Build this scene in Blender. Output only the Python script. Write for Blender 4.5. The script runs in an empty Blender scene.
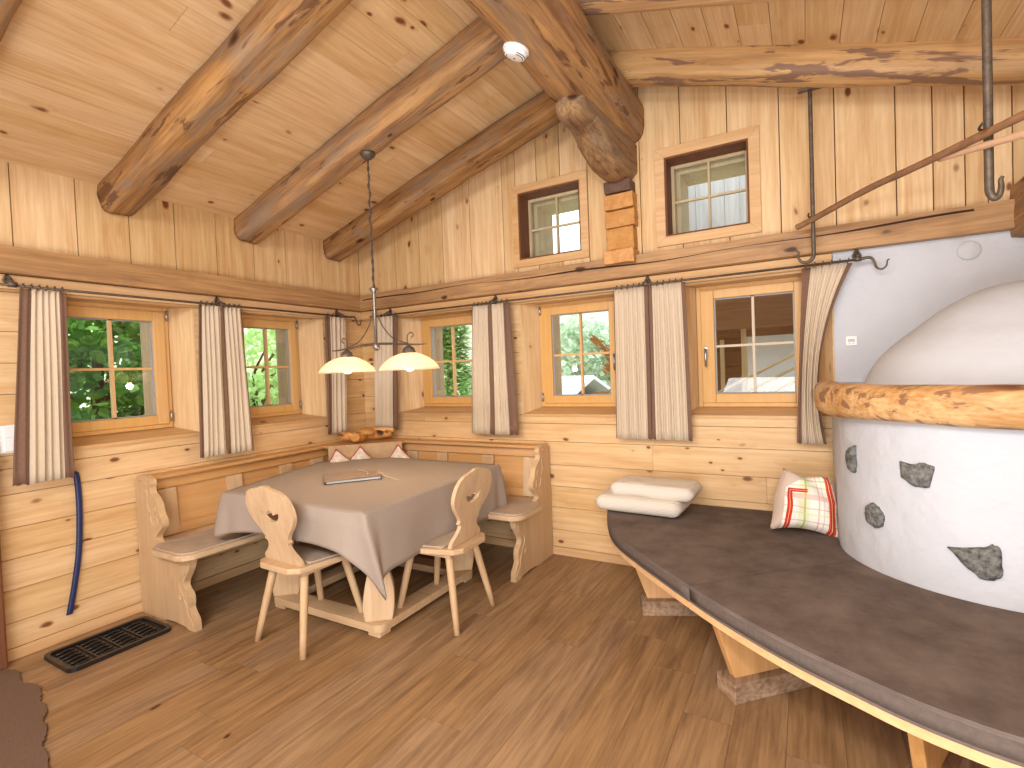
import bpy, bmesh, math, random
from mathutils import Vector, Matrix, noise, geometry
random.seed(7)
PI = math.pi
S = bpy.context.scene
COL = S.collection

# ------------------------------------------------------------------ camera
cam_d = bpy.data.cameras.new('camera'); cam = bpy.data.objects.new('camera', cam_d); COL.objects.link(cam)
S.camera = cam
cam_d.sensor_width = 36.0; cam_d.lens = 36.0*514.127/1024.0; cam_d.clip_start = .02; cam_d.clip_end = 200
_y, _p, _r = math.radians(-29.75532), math.radians(1.41048), math.radians(-2.21431)
_f = Vector((math.sin(_y)*math.cos(_p), math.cos(_y)*math.cos(_p), -math.sin(_p)))
_rt = _f.cross(Vector((0, 0, 1))).normalized(); _u = _rt.cross(_f)
_R = math.cos(_r)*_rt + math.sin(_r)*_u; _U = -math.sin(_r)*_rt + math.cos(_r)*_u
cam.matrix_world = Matrix(((_R.x, _U.x, -_f.x, 3.74), (_R.y, _U.y, -_f.y, -3.635), (_R.z, _U.z, -_f.z, 1.45), (0, 0, 0, 1)))

# ------------------------------------------------------------------ world, sun, lights, exposure
W = bpy.data.worlds.new('world'); S.world = W; W.use_nodes = True
bg = W.node_tree.nodes['Background']; bg.inputs[0].default_value = (.86, .93, 1, 1); bg.inputs[1].default_value = 2.6
def light(name, kind, loc, energy, color=(1, 1, 1), size=None, size_y=None, target=None, radius=None, spread=None):
    d = bpy.data.lights.new(name, kind); o = bpy.data.objects.new(name, d); COL.objects.link(o)
    d.energy = energy; d.color = color; o.location = loc
    if kind == 'AREA':
        d.size = size
        if size_y: d.shape = 'RECTANGLE'; d.size_y = size_y
    if radius is not None: d.shadow_soft_size = radius
    if target is not None: o.rotation_euler = (Vector(target)-Vector(loc)).to_track_quat('-Z', 'Y').to_euler()
    return o
sun = light('sun', 'SUN', (-5, 6, 9), 2.4, (1, .97, .9)); sun.data.angle = math.radians(2)
sun.rotation_euler = Vector((.35, -.42, -1.25)).to_track_quat('-Z', 'Y').to_euler()
light('camera_flash', 'AREA', (4.05, -3.85, 1.9), 19, (1, .985, .96), size=.16, target=(2.2, 0, 1.5))
light('room_fill', 'AREA', (2.9, -5.0, 3.02), 150, (.97, .98, 1), size=3.2, size_y=.8, target=(2.4, 0, .9))  # unseen fill panel behind the camera, added to brighten the room
light('ceiling_fill', 'AREA', (3.6, -4.3, .6), 88, (.97, .98, 1), size=2.6, size_y=1.6, target=(2.4, -1.6, 3.2))  # unseen upward area lamp, added to lift the dark ceiling
S.view_settings.view_transform = 'Standard'
try: S.view_settings.look = 'None'
except Exception: pass
S.view_settings.gamma = 1.0; S.view_settings.use_curve_mapping = False
S.view_settings.exposure = 0.34

# ------------------------------------------------------------------ materials
def lin(c):
    if isinstance(c, str): c = tuple(int(c[i:i+2], 16) for i in (0, 2, 4))
    return tuple(((v/255)/12.92 if v/255 <= .04045 else ((v/255+.055)/1.055)**2.4) for v in c)+(1,)
MATS = {}
class NT:
    def __init__(s, name):
        s.m = bpy.data.materials.new(name); s.m.use_nodes = True; s.t = s.m.node_tree; s.n = s.t.nodes
        s.b = s.n['Principled BSDF']; s.out = s.n['Material Output']
    def new(s, ty, **kw):
        n = s.n.new(ty)
        for k, v in kw.items():
            if k.startswith('i_'): n.inputs[int(k[2:]) if k[2:].isdigit() else k[2:].replace('_', ' ')].default_value = v
            else: setattr(n, k, v)
        return n
    def l(s, a, b): s.t.links.new(a, b)
    def math(s, op, a, b=None, c=None, clamp=False):
        n = s.n.new('ShaderNodeMath'); n.operation = op; n.use_clamp = clamp
        for i, v in enumerate((a, b, c)):
            if v is None: continue
            if isinstance(v, (int, float)): n.inputs[i].default_value = v
            else: s.l(v, n.inputs[i])
        return n.outputs[0]
    def vmath(s, op, a, b):
        n = s.n.new('ShaderNodeVectorMath'); n.operation = op
        for i, v in enumerate((a, b)):
            if isinstance(v, (tuple, list)): n.inputs[i].default_value = v
            else: s.l(v, n.inputs[i])
        return n.outputs[0]
    def ramp(s, fac, stops, interp='LINEAR'):
        n = s.n.new('ShaderNodeValToRGB'); n.color_ramp.interpolation = interp; e = n.color_ramp.elements
        while len(e) < len(stops): e.new(.5)
        for k, (p, c) in enumerate(stops): e[k].position = p; e[k].color = c
        s.l(fac, n.inputs[0]); return n.outputs[0]
    def mix(s, fac, a, b, mode='MIX'):
        n = s.n.new('ShaderNodeMix'); n.data_type = 'RGBA'; n.blend_type = mode
        for i, v in ((0, fac), (6, a), (7, b)):
            if isinstance(v, (int, float, tuple)): n.inputs[i].default_value = v
            else: s.l(v, n.inputs[i])
        return n.outputs[2]
    def bump(s, h, strength=.2, dist=.01):
        n = s.n.new('ShaderNodeBump'); n.inputs['Strength'].default_value = strength; n.inputs['Distance'].default_value = dist
        s.l(h, n.inputs['Height']); s.l(n.outputs[0], s.b.inputs['Normal'])

def wood(key, base, dark, axis, knots=.5, knotsize=.02, cell=.16, grain=(1.1, 16), contrast=.55, var=.12, rough=.55, bump=.15, patches=None, kcol='7a4a26', streak=None):
    """timber: fibres run along axis; every board has its own random offset and tone"""
    k = key+axis
    if k in MATS: return MATS[k]
    t = NT(k); ai = 'xyz'.index(axis)
    tc = t.new('ShaderNodeTexCoord'); at = t.new('ShaderNodeAttribute', attribute_name='rnd')
    r = at.outputs['Fac']
    off = t.new('ShaderNodeCombineXYZ'); t.l(t.math('MULTIPLY', r, 37.3), off.inputs[0]); t.l(t.math('MULTIPLY', r, 61.7), off.inputs[1]); t.l(t.math('MULTIPLY', r, 23.1), off.inputs[2])
    p = t.vmath('ADD', tc.outputs['Object'], off.outputs[0])
    # knots
    ks = [1/cell]*3; ks[ai] = .55/cell
    pk = t.vmath('MULTIPLY', p, tuple(ks))
    nz = t.new('ShaderNodeTexNoise', i_Scale=9.0, i_Detail=1.0); t.l(p, nz.inputs['Vector'])
    pk2 = t.vmath('ADD', pk, t.vmath('MULTIPLY', t.vmath('SUBTRACT', nz.outputs['Color'], (.5, .5, .5)), (.22, .22, .22)))
    v = t.new('ShaderNodeTexVoronoi', i_Scale=1.0); t.l(pk2, v.inputs['Vector'])
    sep = t.new('ShaderNodeSeparateColor'); t.l(v.outputs['Color'], sep.inputs[0])
    on = t.math('LESS_THAN', sep.outputs[0], knots)
    kr = knotsize/cell
    rr = t.math('MULTIPLY', t.math('MULTIPLY_ADD', sep.outputs[1], 1.1, .5), kr)
    d = t.math('DIVIDE', v.outputs['Distance'], rr)
    km = t.math('MULTIPLY', t.math('SUBTRACT', 1.35, d, clamp=True), on)
    halo = t.math('MULTIPLY', t.math('MULTIPLY', t.math('SUBTRACT', 1, t.math('DIVIDE', d, 3.6), clamp=True), on), .5)
    # grain
    gs = [grain[1]]*3; gs[ai] = grain[0]
    nb = t.new('ShaderNodeTexNoise', i_Scale=2.2, i_Detail=2.0); t.l(p, nb.inputs['Vector'])
    warp = t.math('MULTIPLY_ADD', halo, .9, t.math('MULTIPLY', nb.outputs['Fac'], .9))
    wv = t.new('ShaderNodeCombineXYZ')
    for i in range(3):
        if i != ai: t.l(warp, wv.inputs[i])
    pg = t.vmath('ADD', t.vmath('MULTIPLY', p, tuple(gs)), wv.outputs[0])
    n1 = t.new('ShaderNodeTexNoise', i_Scale=1.0, i_Detail=6.0, i_Roughness=.62); t.l(pg, n1.inputs['Vector'])
    gs2 = [70]*3; gs2[ai] = 2.5
    n2 = t.new('ShaderNodeTexNoise', i_Scale=1.0, i_Detail=3.0); t.l(t.vmath('MULTIPLY', p, tuple(gs2)), n2.inputs['Vector'])
    g = t.math('ADD', t.math('MULTIPLY', n1.outputs['Fac'], .62), t.math('MULTIPLY', n2.outputs['Fac'], .38))
    gf = t.math('MULTIPLY', t.ramp(g, [(.40, (0, 0, 0, 1)), (.63, (1, 1, 1, 1))]), contrast)
    c = t.mix(gf, lin(base), lin(dark))
    c = t.mix(t.math('MULTIPLY', halo, .55), c, lin(dark))
    if streak:
        gs3 = [9]*3; gs3[ai] = 1.3
        n3 = t.new('ShaderNodeTexNoise', i_Scale=1.0, i_Detail=5.0, i_Roughness=.7, i_Distortion=.6); t.l(t.vmath('MULTIPLY', p, tuple(gs3)), n3.inputs['Vector'])
        sm = t.ramp(n3.outputs['Fac'], [(streak[1], (0, 0, 0, 1)), (streak[2], (1, 1, 1, 1))])
        c = t.mix(t.math('MULTIPLY', sm, streak[3]), c, lin(streak[0]))
    if patches:
        gs4 = [13]*3; gs4[ai] = 2.6
        n4 = t.new('ShaderNodeTexNoise', i_Scale=1.0, i_Detail=4.0, i_Roughness=.6, i_Distortion=.4); t.l(t.vmath('MULTIPLY', p, tuple(gs4)), n4.inputs['Vector'])
        pm = t.ramp(n4.outputs['Fac'], [(patches[1], (0, 0, 0, 1)), (patches[1]+.035, (1, 1, 1, 1))])
        c = t.mix(t.math('MULTIPLY', pm, patches[2]), c, lin(patches[0]))
    c = t.mix(t.math('MULTIPLY', km, 1.6, clamp=True), c, lin(kcol))
    wn = t.new('ShaderNodeTexWhiteNoise', noise_dimensions='1D'); t.l(r, wn.inputs['W'])
    val = t.math('MULTIPLY_ADD', wn.outputs['Value'], var*2, 1-var)
    hs = t.new('ShaderNodeHueSaturation'); t.l(c, hs.inputs['Color']); t.l(val, hs.inputs['Value'])
    t.l(t.math('MULTIPLY_ADD', wn.outputs['Value'], -.12, 1.06), hs.inputs['Saturation'])
    t.l(hs.outputs[0], t.b.inputs['Base Color']); t.b.inputs['Roughness'].default_value = rough
    t.b.inputs['Specular IOR Level'].default_value = .3
    if bump: t.bump(g, bump, .006)
    MATS[k] = t.m; return t.m

def plain(key, col, rough=.6, metal=0, noise_amt=0, nscale=20, bump=0, bscale=60, spec=.4, **kw):
    if key in MATS: return MATS[key]
    t = NT(key); t.b.inputs['Roughness'].default_value = rough; t.b.inputs['Metallic'].default_value = metal
    t.b.inputs['Specular IOR Level'].default_value = spec
    tc = t.new('ShaderNodeTexCoord')
    if noise_amt:
        n = t.new('ShaderNodeTexNoise', i_Scale=float(nscale), i_Detail=5.0, i_Roughness=.65); t.l(tc.outputs['Object'], n.inputs['Vector'])
        c2 = kw.get('col2') or tuple(max(0, v-60) for v in (tuple(int(col[i:i+2], 16) for i in (0, 2, 4))))
        f = t.math('MULTIPLY', t.ramp(n.outputs['Fac'], [(.35, (0, 0, 0, 1)), (.68, (1, 1, 1, 1))]), noise_amt)
        t.l(t.mix(f, lin(col), lin(c2)), t.b.inputs['Base Color'])
    else: t.b.inputs['Base Color'].default_value = lin(col)
    if bump:
        n = t.new('ShaderNodeTexNoise', i_Scale=float(bscale), i_Detail=6.0); t.l(tc.outputs['Object'], n.inputs['Vector'])
        t.bump(n.outputs['Fac'], bump, kw.get('bdist', .01))
    for a, b in kw.get('inputs', {}).items(): t.b.inputs[a].default_value = b
    MATS[key] = t.m; return t.m

def pine(ax): return wood('pine_board', 'debf90', 'bd8c56', ax, knots=.5, knotsize=.012, cell=.13, contrast=.7, var=.1)
def pine_low(ax): return wood('pine_lower', 'dfbd8c', 'be8d56', ax, knots=.85, knotsize=.0105, cell=.092, rough=.45, contrast=.6, var=.06)
def pine_ceil(ax): return wood('pine_ceiling', 'e0c092', 'c0905a', ax, knots=.65, knotsize=.012, cell=.12, var=.06, contrast=.65)
def pine_frame(ax): return wood('pine_frame', 'd8ac70', 'c08d52', ax, knots=.0, contrast=.35, var=.03, rough=.4, bump=.05)
def pine_trim(ax): return wood('pine_trim', 'd6b080', 'b58552', ax, knots=.25, knotsize=.012, cell=.2, var=.06)
def pine_beam(ax): return wood('pine_beam', 'bd9363', '84603f', ax, knots=.5, knotsize=.013, cell=.14, var=.05, kcol='4a2e1c', contrast=.8, streak=('80604a', .5, .7, .6))
def old_log(ax): return wood('old_log', 'b98d58', '7a563a', ax, knots=.5, knotsize=.018, cell=.16, var=.05, kcol='46291a', contrast=1.0, grain=(1.6, 13), streak=('8f7c69', .48, .6, .7), patches=('5d3d2a', .60, .75), rough=.75, bump=.9)
def log_bark(ax): return wood('peeled_log', 'dcb683', 'ab8156', ax, knots=.4, knotsize=.016, cell=.16, var=.03, kcol='4c2e1b', contrast=.8, streak=('a98e74', .5, .66, .6), patches=('86695a', .53, .9), rough=.6, bump=.3)
def mantel_wood(ax): return wood('mantel_wood', 'dcb483', 'a9773f', ax, knots=.5, knotsize=.025, cell=.17, var=.02, kcol='6a3d22', contrast=.9, patches=('855f48', .53, .85), rough=.5, bump=.2, grain=(2.0, 9))
def darkwood(ax): return wood('dark_reveal', '7b4d30', '4f2f1e', ax, knots=.1, var=.06, rough=.7)
def furn(ax): return wood('furniture_pine', 'cfb18c', 'ab8760', ax, knots=.06, knotsize=.01, cell=.2, contrast=.45, var=.05, rough=.45, bump=.08)
def furn_o(ax): return wood('panel_pine', 'cd9f6a', 'b07d49', ax, knots=.15, knotsize=.012, cell=.2, contrast=.4, var=.05, rough=.45, bump=.08)
def floorw(ax): return wood('floor_plank', 'a5845f', '765a3e', ax, knots=.3, knotsize=.010, cell=.18, contrast=.8, var=.035, rough=.45, bump=.08, kcol='4a3020', streak=('664a36', .52, .7, .6), grain=(2.2, 22))
def rough_timber(ax): return wood('rough_timber', 'a98a6b', '6b503a', ax, knots=.2, var=.04, rough=.8, bump=.5, contrast=.9)
def grey_wood(ax): return wood('grey_wood', 'b9b6b2', '8f8a84', ax, knots=.3, knotsize=.014, cell=.2, kcol='5a5550', rough=.8)
M_gap = lambda: plain('gap_shadow_gap_wood', '6a4426', .8)
def plaster(): return plain('white_plaster', 'c8cacf', .75, noise_amt=.35, nscale=3.5, col2=(188, 190, 196), bump=.35, bscale=7, bdist=.05, spec=.2)
def dome_plaster(): return plain('dome_plaster', 'c9cbcf', .8, noise_amt=.4, nscale=4, col2=(182, 184, 188), bump=.12, bscale=7, bdist=.04, spec=.2)
iron = lambda: plain('black_iron', '544a40', .5, .4, noise_amt=.7, nscale=40, col2=(122, 108, 92), bump=.3)
pewter = lambda: plain('pewter_metal', '8f8a84', .38, .85)
def fabric(key, col, rough=.9, scale=260, col2=None, amt=.35):
    return plain(key, col, rough, noise_amt=amt, nscale=scale, col2=col2, bump=.25, bscale=scale, bdist=.002, spec=.1)
beige = lambda: plain('curtain_linen', 'd0bfa8', .9, noise_amt=.25, nscale=90, col2=(186, 168, 142), bump=.2, bscale=300, bdist=.002, spec=.1)
brownf = lambda: plain('curtain_band_brown', '7d6252', .9, noise_amt=.2, nscale=90, bump=.2, bscale=300, bdist=.002, spec=.1)
clothm = lambda: plain('tablecloth_linen', 'a39588', .85, noise_amt=.35, nscale=120, col2=(146, 130, 118), bump=.25, bscale=320, bdist=.002, spec=.15)
suede = lambda: plain('suede_grey_beige', 'beaa94', .9, noise_amt=.7, nscale=9, col2=(160, 144, 128), spec=.1)
mattm = lambda: plain('mattress_suede', '5c504a', .88, noise_amt=.75, nscale=5, col2=(128, 114, 105), bump=.15, bscale=200, bdist=.003, spec=.15)
matte_side = lambda: plain('mattress_border', '5e544d', .9, noise_amt=.4, nscale=60, col2=(120, 106, 98), spec=.1)

# ------------------------------------------------------------------ mesh builder
class MB:
    def __init__(s):
        s.b = bmesh.new(); s.r = s.b.faces.layers.float.new('rnd')
    def _f(s, vs, rnd, smooth=False):
        try: f = s.b.faces.new(vs)
        except ValueError: return None
        f[s.r] = rnd; f.smooth = smooth; return f
    def hexa(s, P, rnd=None):
        """P: 4 bottom then 4 top corners, both counter-clockwise"""
        rnd = random.random() if rnd is None else rnd
        v = [s.b.verts.new(p) for p in P]
        for q in ((3, 2, 1, 0), (4, 5, 6, 7), (0, 1, 5, 4), (1, 2, 6, 5), (2, 3, 7, 6), (3, 0, 4, 7)): s._f([v[i] for i in q], rnd)
        return s
    def box(s, x0, x1, y0, y1, z0, z1, rnd=None):
        return s.hexa([(x0, y0, z0), (x1, y0, z0), (x1, y1, z0), (x0, y1, z0), (x0, y0, z1), (x1, y0, z1), (x1, y1, z1), (x0, y1, z1)], rnd)
    def prism(s, loops, f0, f1, rnd=None, smooth=False):
        """loops[0] outline, others holes (2D); f0,f1 map (a,b)->3D for the two ends"""
        rnd = random.random() if rnd is None else rnd
        tris = geometry.tessellate_polygon([[Vector((a, b, 0)) for a, b in L] for L in loops])
        flat = [q for L in loops for q in L]
        A = [s.b.verts.new(f0(*q)) for q in flat]; B = [s.b.verts.new(f1(*q)) for q in flat]
        for t in tris:
            s._f([A[i] for i in t], rnd); s._f([B[i] for i in reversed(t)], rnd)
        k = 0
        for L in loops:
            n = len(L)
            for i in range(n):
                j = (i+1) % n; s._f([A[k+i], A[k+j], B[k+j], B[k+i]], rnd, smooth)
            k += n
        bmesh.ops.recalc_face_normals(s.b, faces=s.b.faces[:])
        return s
    def rings(s, R, cap=True, rnd=None, smooth=True, closed=True):
        rnd = random.random() if rnd is None else rnd
        V = [[s.b.verts.new(p) for p in r] for r in R]; n = len(V[0])
        for i in range(len(V)-1):
            for j in range(n if closed else n-1):
                k = (j+1) % n; s._f([V[i][j], V[i][k], V[i+1][k], V[i+1][j]], rnd, smooth)
        if cap and closed:
            s._f(list(reversed(V[0])), rnd); s._f(V[-1], rnd)
        return s
    def tube(s, pts, r, n=10, rnd=None, cap=True):
        pts = [Vector(p) for p in pts]; R = []; prev = None
        for i, p in enumerate(pts):
            d = (pts[min(i+1, len(pts)-1)]-pts[max(i-1, 0)]).normalized()
            if prev is None:
                u = d.orthogonal().normalized()
            else:
                u = (prev-d*prev.dot(d)).normalized()
            prev = u; w = d.cross(u); rr = r[i] if isinstance(r, (list, tuple)) else r
            R.append([p+(u*math.cos(2*PI*k/n)+w*math.sin(2*PI*k/n))*rr for k in range(n)])
        return s.rings(R, cap, rnd)
    def lathe(s, prof, c=(0, 0, 0), n=32, rnd=None, cap=True):
        R = [[Vector((c[0]+r*math.cos(2*PI*k/n), c[1]+r*math.sin(2*PI*k/n), c[2]+z)) for k in range(n)] for r, z in prof]
        return s.rings(R, cap, rnd)
    def ball(s, c, r, sc=(1, 1, 1), seg=16):
        m = Matrix.Translation(c) @ Matrix.Diagonal((sc[0]*r, sc[1]*r, sc[2]*r, 1))
        g = bmesh.ops.create_uvsphere(s.b, u_segments=seg, v_segments=seg//2+2, radius=1, matrix=m)
        for v in g['verts']:
            for f in v.link_faces: f.smooth = True
        return s
    def build(s, name, mat, parent=None, bevel=0, loc=None, rot=None, matrix=None, recalc=True, subsurf=0, solid=0):
        if recalc: bmesh.ops.recalc_face_normals(s.b, faces=s.b.faces[:])
        me = bpy.data.meshes.new(name); s.b.to_mesh(me); s.b.free(); me.materials.append(mat)
        o = bpy.data.objects.new(name, me); COL.objects.link(o)
        if parent: o.parent = parent
        if loc: o.location = loc
        if rot: o.rotation_euler = rot
        if matrix: o.matrix_world = matrix
        if solid:
            md = o.modifiers.new('Solidify', 'SOLIDIFY'); md.thickness = solid; md.offset = 0
        if bevel:
            md = o.modifiers.new('Bevel', 'BEVEL'); md.width = bevel; md.segments = 2; md.limit_method = 'ANGLE'; md.angle_limit = math.radians(40)
        if subsurf:
            md = o.modifiers.new('Subsurf', 'SUBSURF'); md.levels = subsurf; md.render_levels = subsurf
        return o
def tag(o, label, cat=None, group=None):
    o['label'] = label
    if cat: o['category'] = cat
    if group: o['group'] = group
    return o
def struct(o): o['kind'] = 'structure'; return o
def empty(name, loc=(0, 0, 0), rz=0, label=None, cat=None, group=None):
    o = bpy.data.objects.new(name, None); COL.objects.link(o); o.location = loc; o.rotation_euler = (0, 0, rz); o.empty_display_size = .1
    if label: tag(o, label, cat, group)
    return o
def copy_tree(o, parent=None):
    c = o.copy(); COL.objects.link(c); c.parent = parent
    for ch in list(o.children): copy_tree(ch, c)
    return c
def cr(pts, n=8):
    """Catmull-Rom through points"""
    P = [Vector(p) for p in pts]; out = []
    for i in range(len(P)-1):
        a, b, c, d = P[max(i-1, 0)], P[i], P[i+1], P[min(i+2, len(P)-1)]
        for k in range(n):
            t = k/n
            out.append(.5*((2*b)+(c-a)*t+(2*a-5*b+4*c-d)*t*t+(3*b-a-3*c+d)*t**3))
    out.append(P[-1]); return out

# ------------------------------------------------------------------ room shell
RIDGE = 2.62; SL = .307; Z0 = 2.69
def ceil_z(x): return Z0+SL*x if x < RIDGE else Z0+SL*RIDGE-SL*(x-RIDGE)
XR = 6.1; YF = -6.2

# floor: planks run away from the camera (along y)
m = MB(); x = 0.0
while x < XR:
    w = .192; y = -random.random()*1.3+.0
    ys = [0.0]
    yy = -random.random()*1.35
    while yy > YF: ys.append(yy); yy -= 1.38
    ys.append(YF)
    for a, b in zip(ys, ys[1:]):
        m.box(x+.0006, min(x+w, XR)-.0006, b+.0006, a-.0006, -.02, 0)
    x += w
m.box(0, XR, YF, 0, -.06, -.0195, .5)
struct(m.build('floor', floorw('y')))

def subtract(rects, op):
    out = []
    for (a0, a1, b0, b1) in rects:
        o0, o1, p0, p1 = op
        if a1 <= o0 or a0 >= o1 or b1 <= p0 or b0 >= p1: out.append((a0, a1, b0, b1)); continue
        if a0 < o0: out.append((a0, o0, b0, b1))
        if a1 > o1: out.append((o1, a1, b0, b1))
        A0, A1 = max(a0, o0), min(a1, o1)
        if b0 < p0: out.append((A0, A1, b0, p0))
        if b1 > p1: out.append((A0, A1, p1, b1))
    return out

# openings: (name, along0, along1, z0, z1) at the inner wall face
OL = [(-2.46, -1.58, 1.10, 1.985), (-1.31, -.464, 1.10, 1.985)]                    # left wall, along = y
OB = [(.44, 1.47, 1.10, 1.985), (1.762, 2.66, 1.10, 1.985), (3.013, 3.885, 1.10, 1.985)]
OU = [(1.785, 2.31, 2.33, 2.855), (2.93, 3.455, 2.33, 2.865)]
seamL = [.062, .198, .374, .54, .707, .889, 1.03, 1.10, 1.26, 1.43, 1.60, 1.77, 1.985, 2.15]
# left wall, lower horizontal boards and upper vertical boards
def lower(boards, axis, a0, a1, ops, face):
    m = MB()
    for z0, z1 in zip(boards, boards[1:]):
        cuts = [a0]; c = a0+random.uniform(.6, 3)
        while c < a1: cuts.append(c); c += random.uniform(2.2, 4)
        cuts.append(a1)
        for c0, c1 in zip(cuts, cuts[1:]):
            R = [(c0+.0008, c1-.0008, z0+.0016, z1-.0016)]
            for o in ops: R = subtract(R, o)
            rn = random.random()
            for (p, q, r, s) in R:
                if axis == 'y': m.box(-.025, 0, p, q, r, s, rn)
                else: m.box(p, q, 0, .025, r, s, rn)
    return m
m = lower(seamL, 'y', YF, 0, OL, 0)
struct(m.build('wall_left', pine_low('y')))
m = lower(seamL, 'x', 0, 3.892, OB, 0)
struct(m.build('wall_back', pine_low('x')))
# upper vertical boards
m = MB(); sy = [YF]; 
while sy[-1] < -2.95: sy.append(sy[-1]+random.uniform(.18, .3))
sy += [-2.80, -2.516, -2.226, -1.95, -1.676, -1.39, -1.095, -.806, -.533, -.24, 0]
for a, b in zip(sy, sy[1:]):
    if b-a > .01: m.box(-.025, 0, a+.003, b-.003, 2.15, Z0+.02)
struct(m.build('wall_left_upper', pine('z')))
sx = [0, .2, .474, .756, 1.022, 1.315, 1.637, 1.76, 1.95, 2.15, 2.37, 2.53, 2.76, 3.039, 3.332, 3.629, 3.918, 4.207, 4.37, 4.504, 4.596, 4.693, 4.95, 5.2, 5.5, 5.8, XR]
m = MB()
for a, b in zip(sx, sx[1:]):
    parts = []
    rn = random.random(); R = [(a+.003, b-.003, 2.15, 99)]
    for o in OU: R = subtract(R, o)
    for (p, q, r, s) in R:
        if s > 50:
            segs = [p, q] if not (p < RIDGE < q) else [p, RIDGE, q]
            for u, v in zip(segs, segs[1:]):
                m.hexa([(u, 0, r), (v, 0, r), (v, .025, r), (u, .025, r), (u, 0, ceil_z(u)+.02), (v, 0, ceil_z(v)+.02), (v, .025, ceil_z(v)+.02), (u, .025, ceil_z(u)+.02)], rn)
        else: m.box(p, q, 0, .025, r, s, rn)
struct(m.build('wall_back_upper', pine('z')))
# wall core behind the boards (frame-sized openings)
FL = [(-2.385, -1.675, 1.15, 1.985), (-1.21, -.61, 1.15, 1.985)]
FB = [(.612, 1.31, 1.15, 1.985), (1.855, 2.555, 1.15, 1.985), (3.085, 3.80, 1.15, 1.985)]
FU = [(1.785, 2.31, 2.33, 2.855), (2.93, 3.455, 2.33, 2.865)]
m = MB(); R = [(YF, .32, -.4, 2.66)]
for o in FL: R = subtract(R, o)
for (p, q, r, s) in R: m.box(-.32, -.17, p, q, r, s, .3)
R = [(YF, 0.0, -.06, 2.70)]
for o in OL: R = subtract(R, o)
for (p, q, r, s) in R: m.box(-.17, -.026, p, q, r, s, .3)
struct(m.build('wall_left_core', plain('core_wood', '6f4c30', .8, noise_amt=.3, nscale=6)))
m = MB(); R = [(-.32, XR, -.4, 2.66)]
for o in FB: R = subtract(R, o)
R2 = []
for r_ in R: 
    t_ = [r_]
    for o in FU: t_ = sum((subtract([q], o) for q in t_), [])
    R2 += t_
for (p, q, r, s) in R2: m.box(p, q, .17, .32, r, s, .3)
R = [(0, XR, -.06, 2.66)]
for o in OB+OU: R = subtract(R, o)
for (p, q, r, s) in R: m.box(p, q, .026, .17, r, s, .3)
for d0, d1 in ((.026, .17), (.17, .32)):
    u0, u1 = (0, XR) if d0 < .1 else (-.32, XR)
    R = [(u0, RIDGE, 2.66, 99), (RIDGE, u1, 2.66, 99)]
    for o in OU: R = subtract(R, o)
    for (u, v, r, s) in R:
        if s < 50: m.box(u, v, d0, d1, r, s, .3); continue
        m.hexa([(u, d0, r), (v, d0, r), (v, d1, r), (u, d1, r), (u, d0, max(r+.001, ceil_z(max(u,0))+.02)), (v, d0, ceil_z(v)+.02), (v, d1, ceil_z(v)+.02), (u, d1, max(r+.001, ceil_z(max(u,0))+.02))], .3)
struct(m.build('wall_back_core', plain('core_wood', '6f4c30', .8)))
m = MB(); m.box(XR, XR+.2, YF, .32, -.06, ceil_z(XR)+.05, .3); struct(m.build('wall_right', pine('z')))
m = MB(); m.box(-.3, XR+.2, YF-.2, YF-.001, -.06, 3.6, .3); struct(m.build('wall_front', pine('z')))

# ceiling boards along y, roof overhang outside
m = MB(); 
def slope_boards(m, xa, xb, y0, y1, dz, t, w):
    x = xa; sg = 1 if xb > xa else -1
    while (xb-x)*sg > .001:
        x2 = x+sg*w
        if (xb-x2)*sg < 0: x2 = xb
        a, b = min(x, x2)+.0012, max(x, x2)-.0012
        cuts = [y0]; c = y0+random.uniform(.8, 3.5)
        while c < y1: cuts.append(c); c += random.uniform(2.5, 4)
        cuts.append(y1)
        za, zb = (ceil_z(a)+dz, ceil_z(b)+dz)
        for c0, c1 in zip(cuts, cuts[1:]):
            m.hexa([(a, c0+.001, za), (b, c0+.001, zb), (b, c1-.001, zb), (a, c1-.001, za), (a, c0+.001, za+t), (b, c0+.001, zb+t), (b, c1-.001, zb+t), (a, c1-.001, za+t)])
        x = x2
slope_boards(m, 0, RIDGE, YF, .02, 0, .02, .155); slope_boards(m, XR, RIDGE, YF, .02, 0, .02, .155)
struct(m.build('ceiling', pine_ceil('y')))
m = MB()
for xa, xb in ((-.75, RIDGE), (RIDGE, XR+.7)):
    za, zb = [Z0+SL*x if x <= RIDGE else ceil_z(x) for x in (xa, xb)]
    m.hexa([(xa, YF, za+.03), (xb, YF, zb+.03), (xb, 1.25, zb+.03), (xa, 1.25, za+.03), (xa, YF, za+.14), (xb, YF, zb+.14), (xb, 1.25, zb+.14), (xa, 1.25, za+.14)], .4)
struct(m.build('ceiling_roof_deck', wood('eave_wood', '9a7048', '6b4628', 'y', knots=.2, var=.05, rough=.8)))

# baseboards
m = MB(); m.box(0, .012, YF, -.0, 0, .062); struct(m.build('baseboard_left', pine_trim('y'), bevel=.003))
m = MB(); m.box(0.012, 3.89, -.012, 0, 0, .062); struct(m.build('baseboard_back', pine_trim('x'), bevel=.003))

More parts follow.
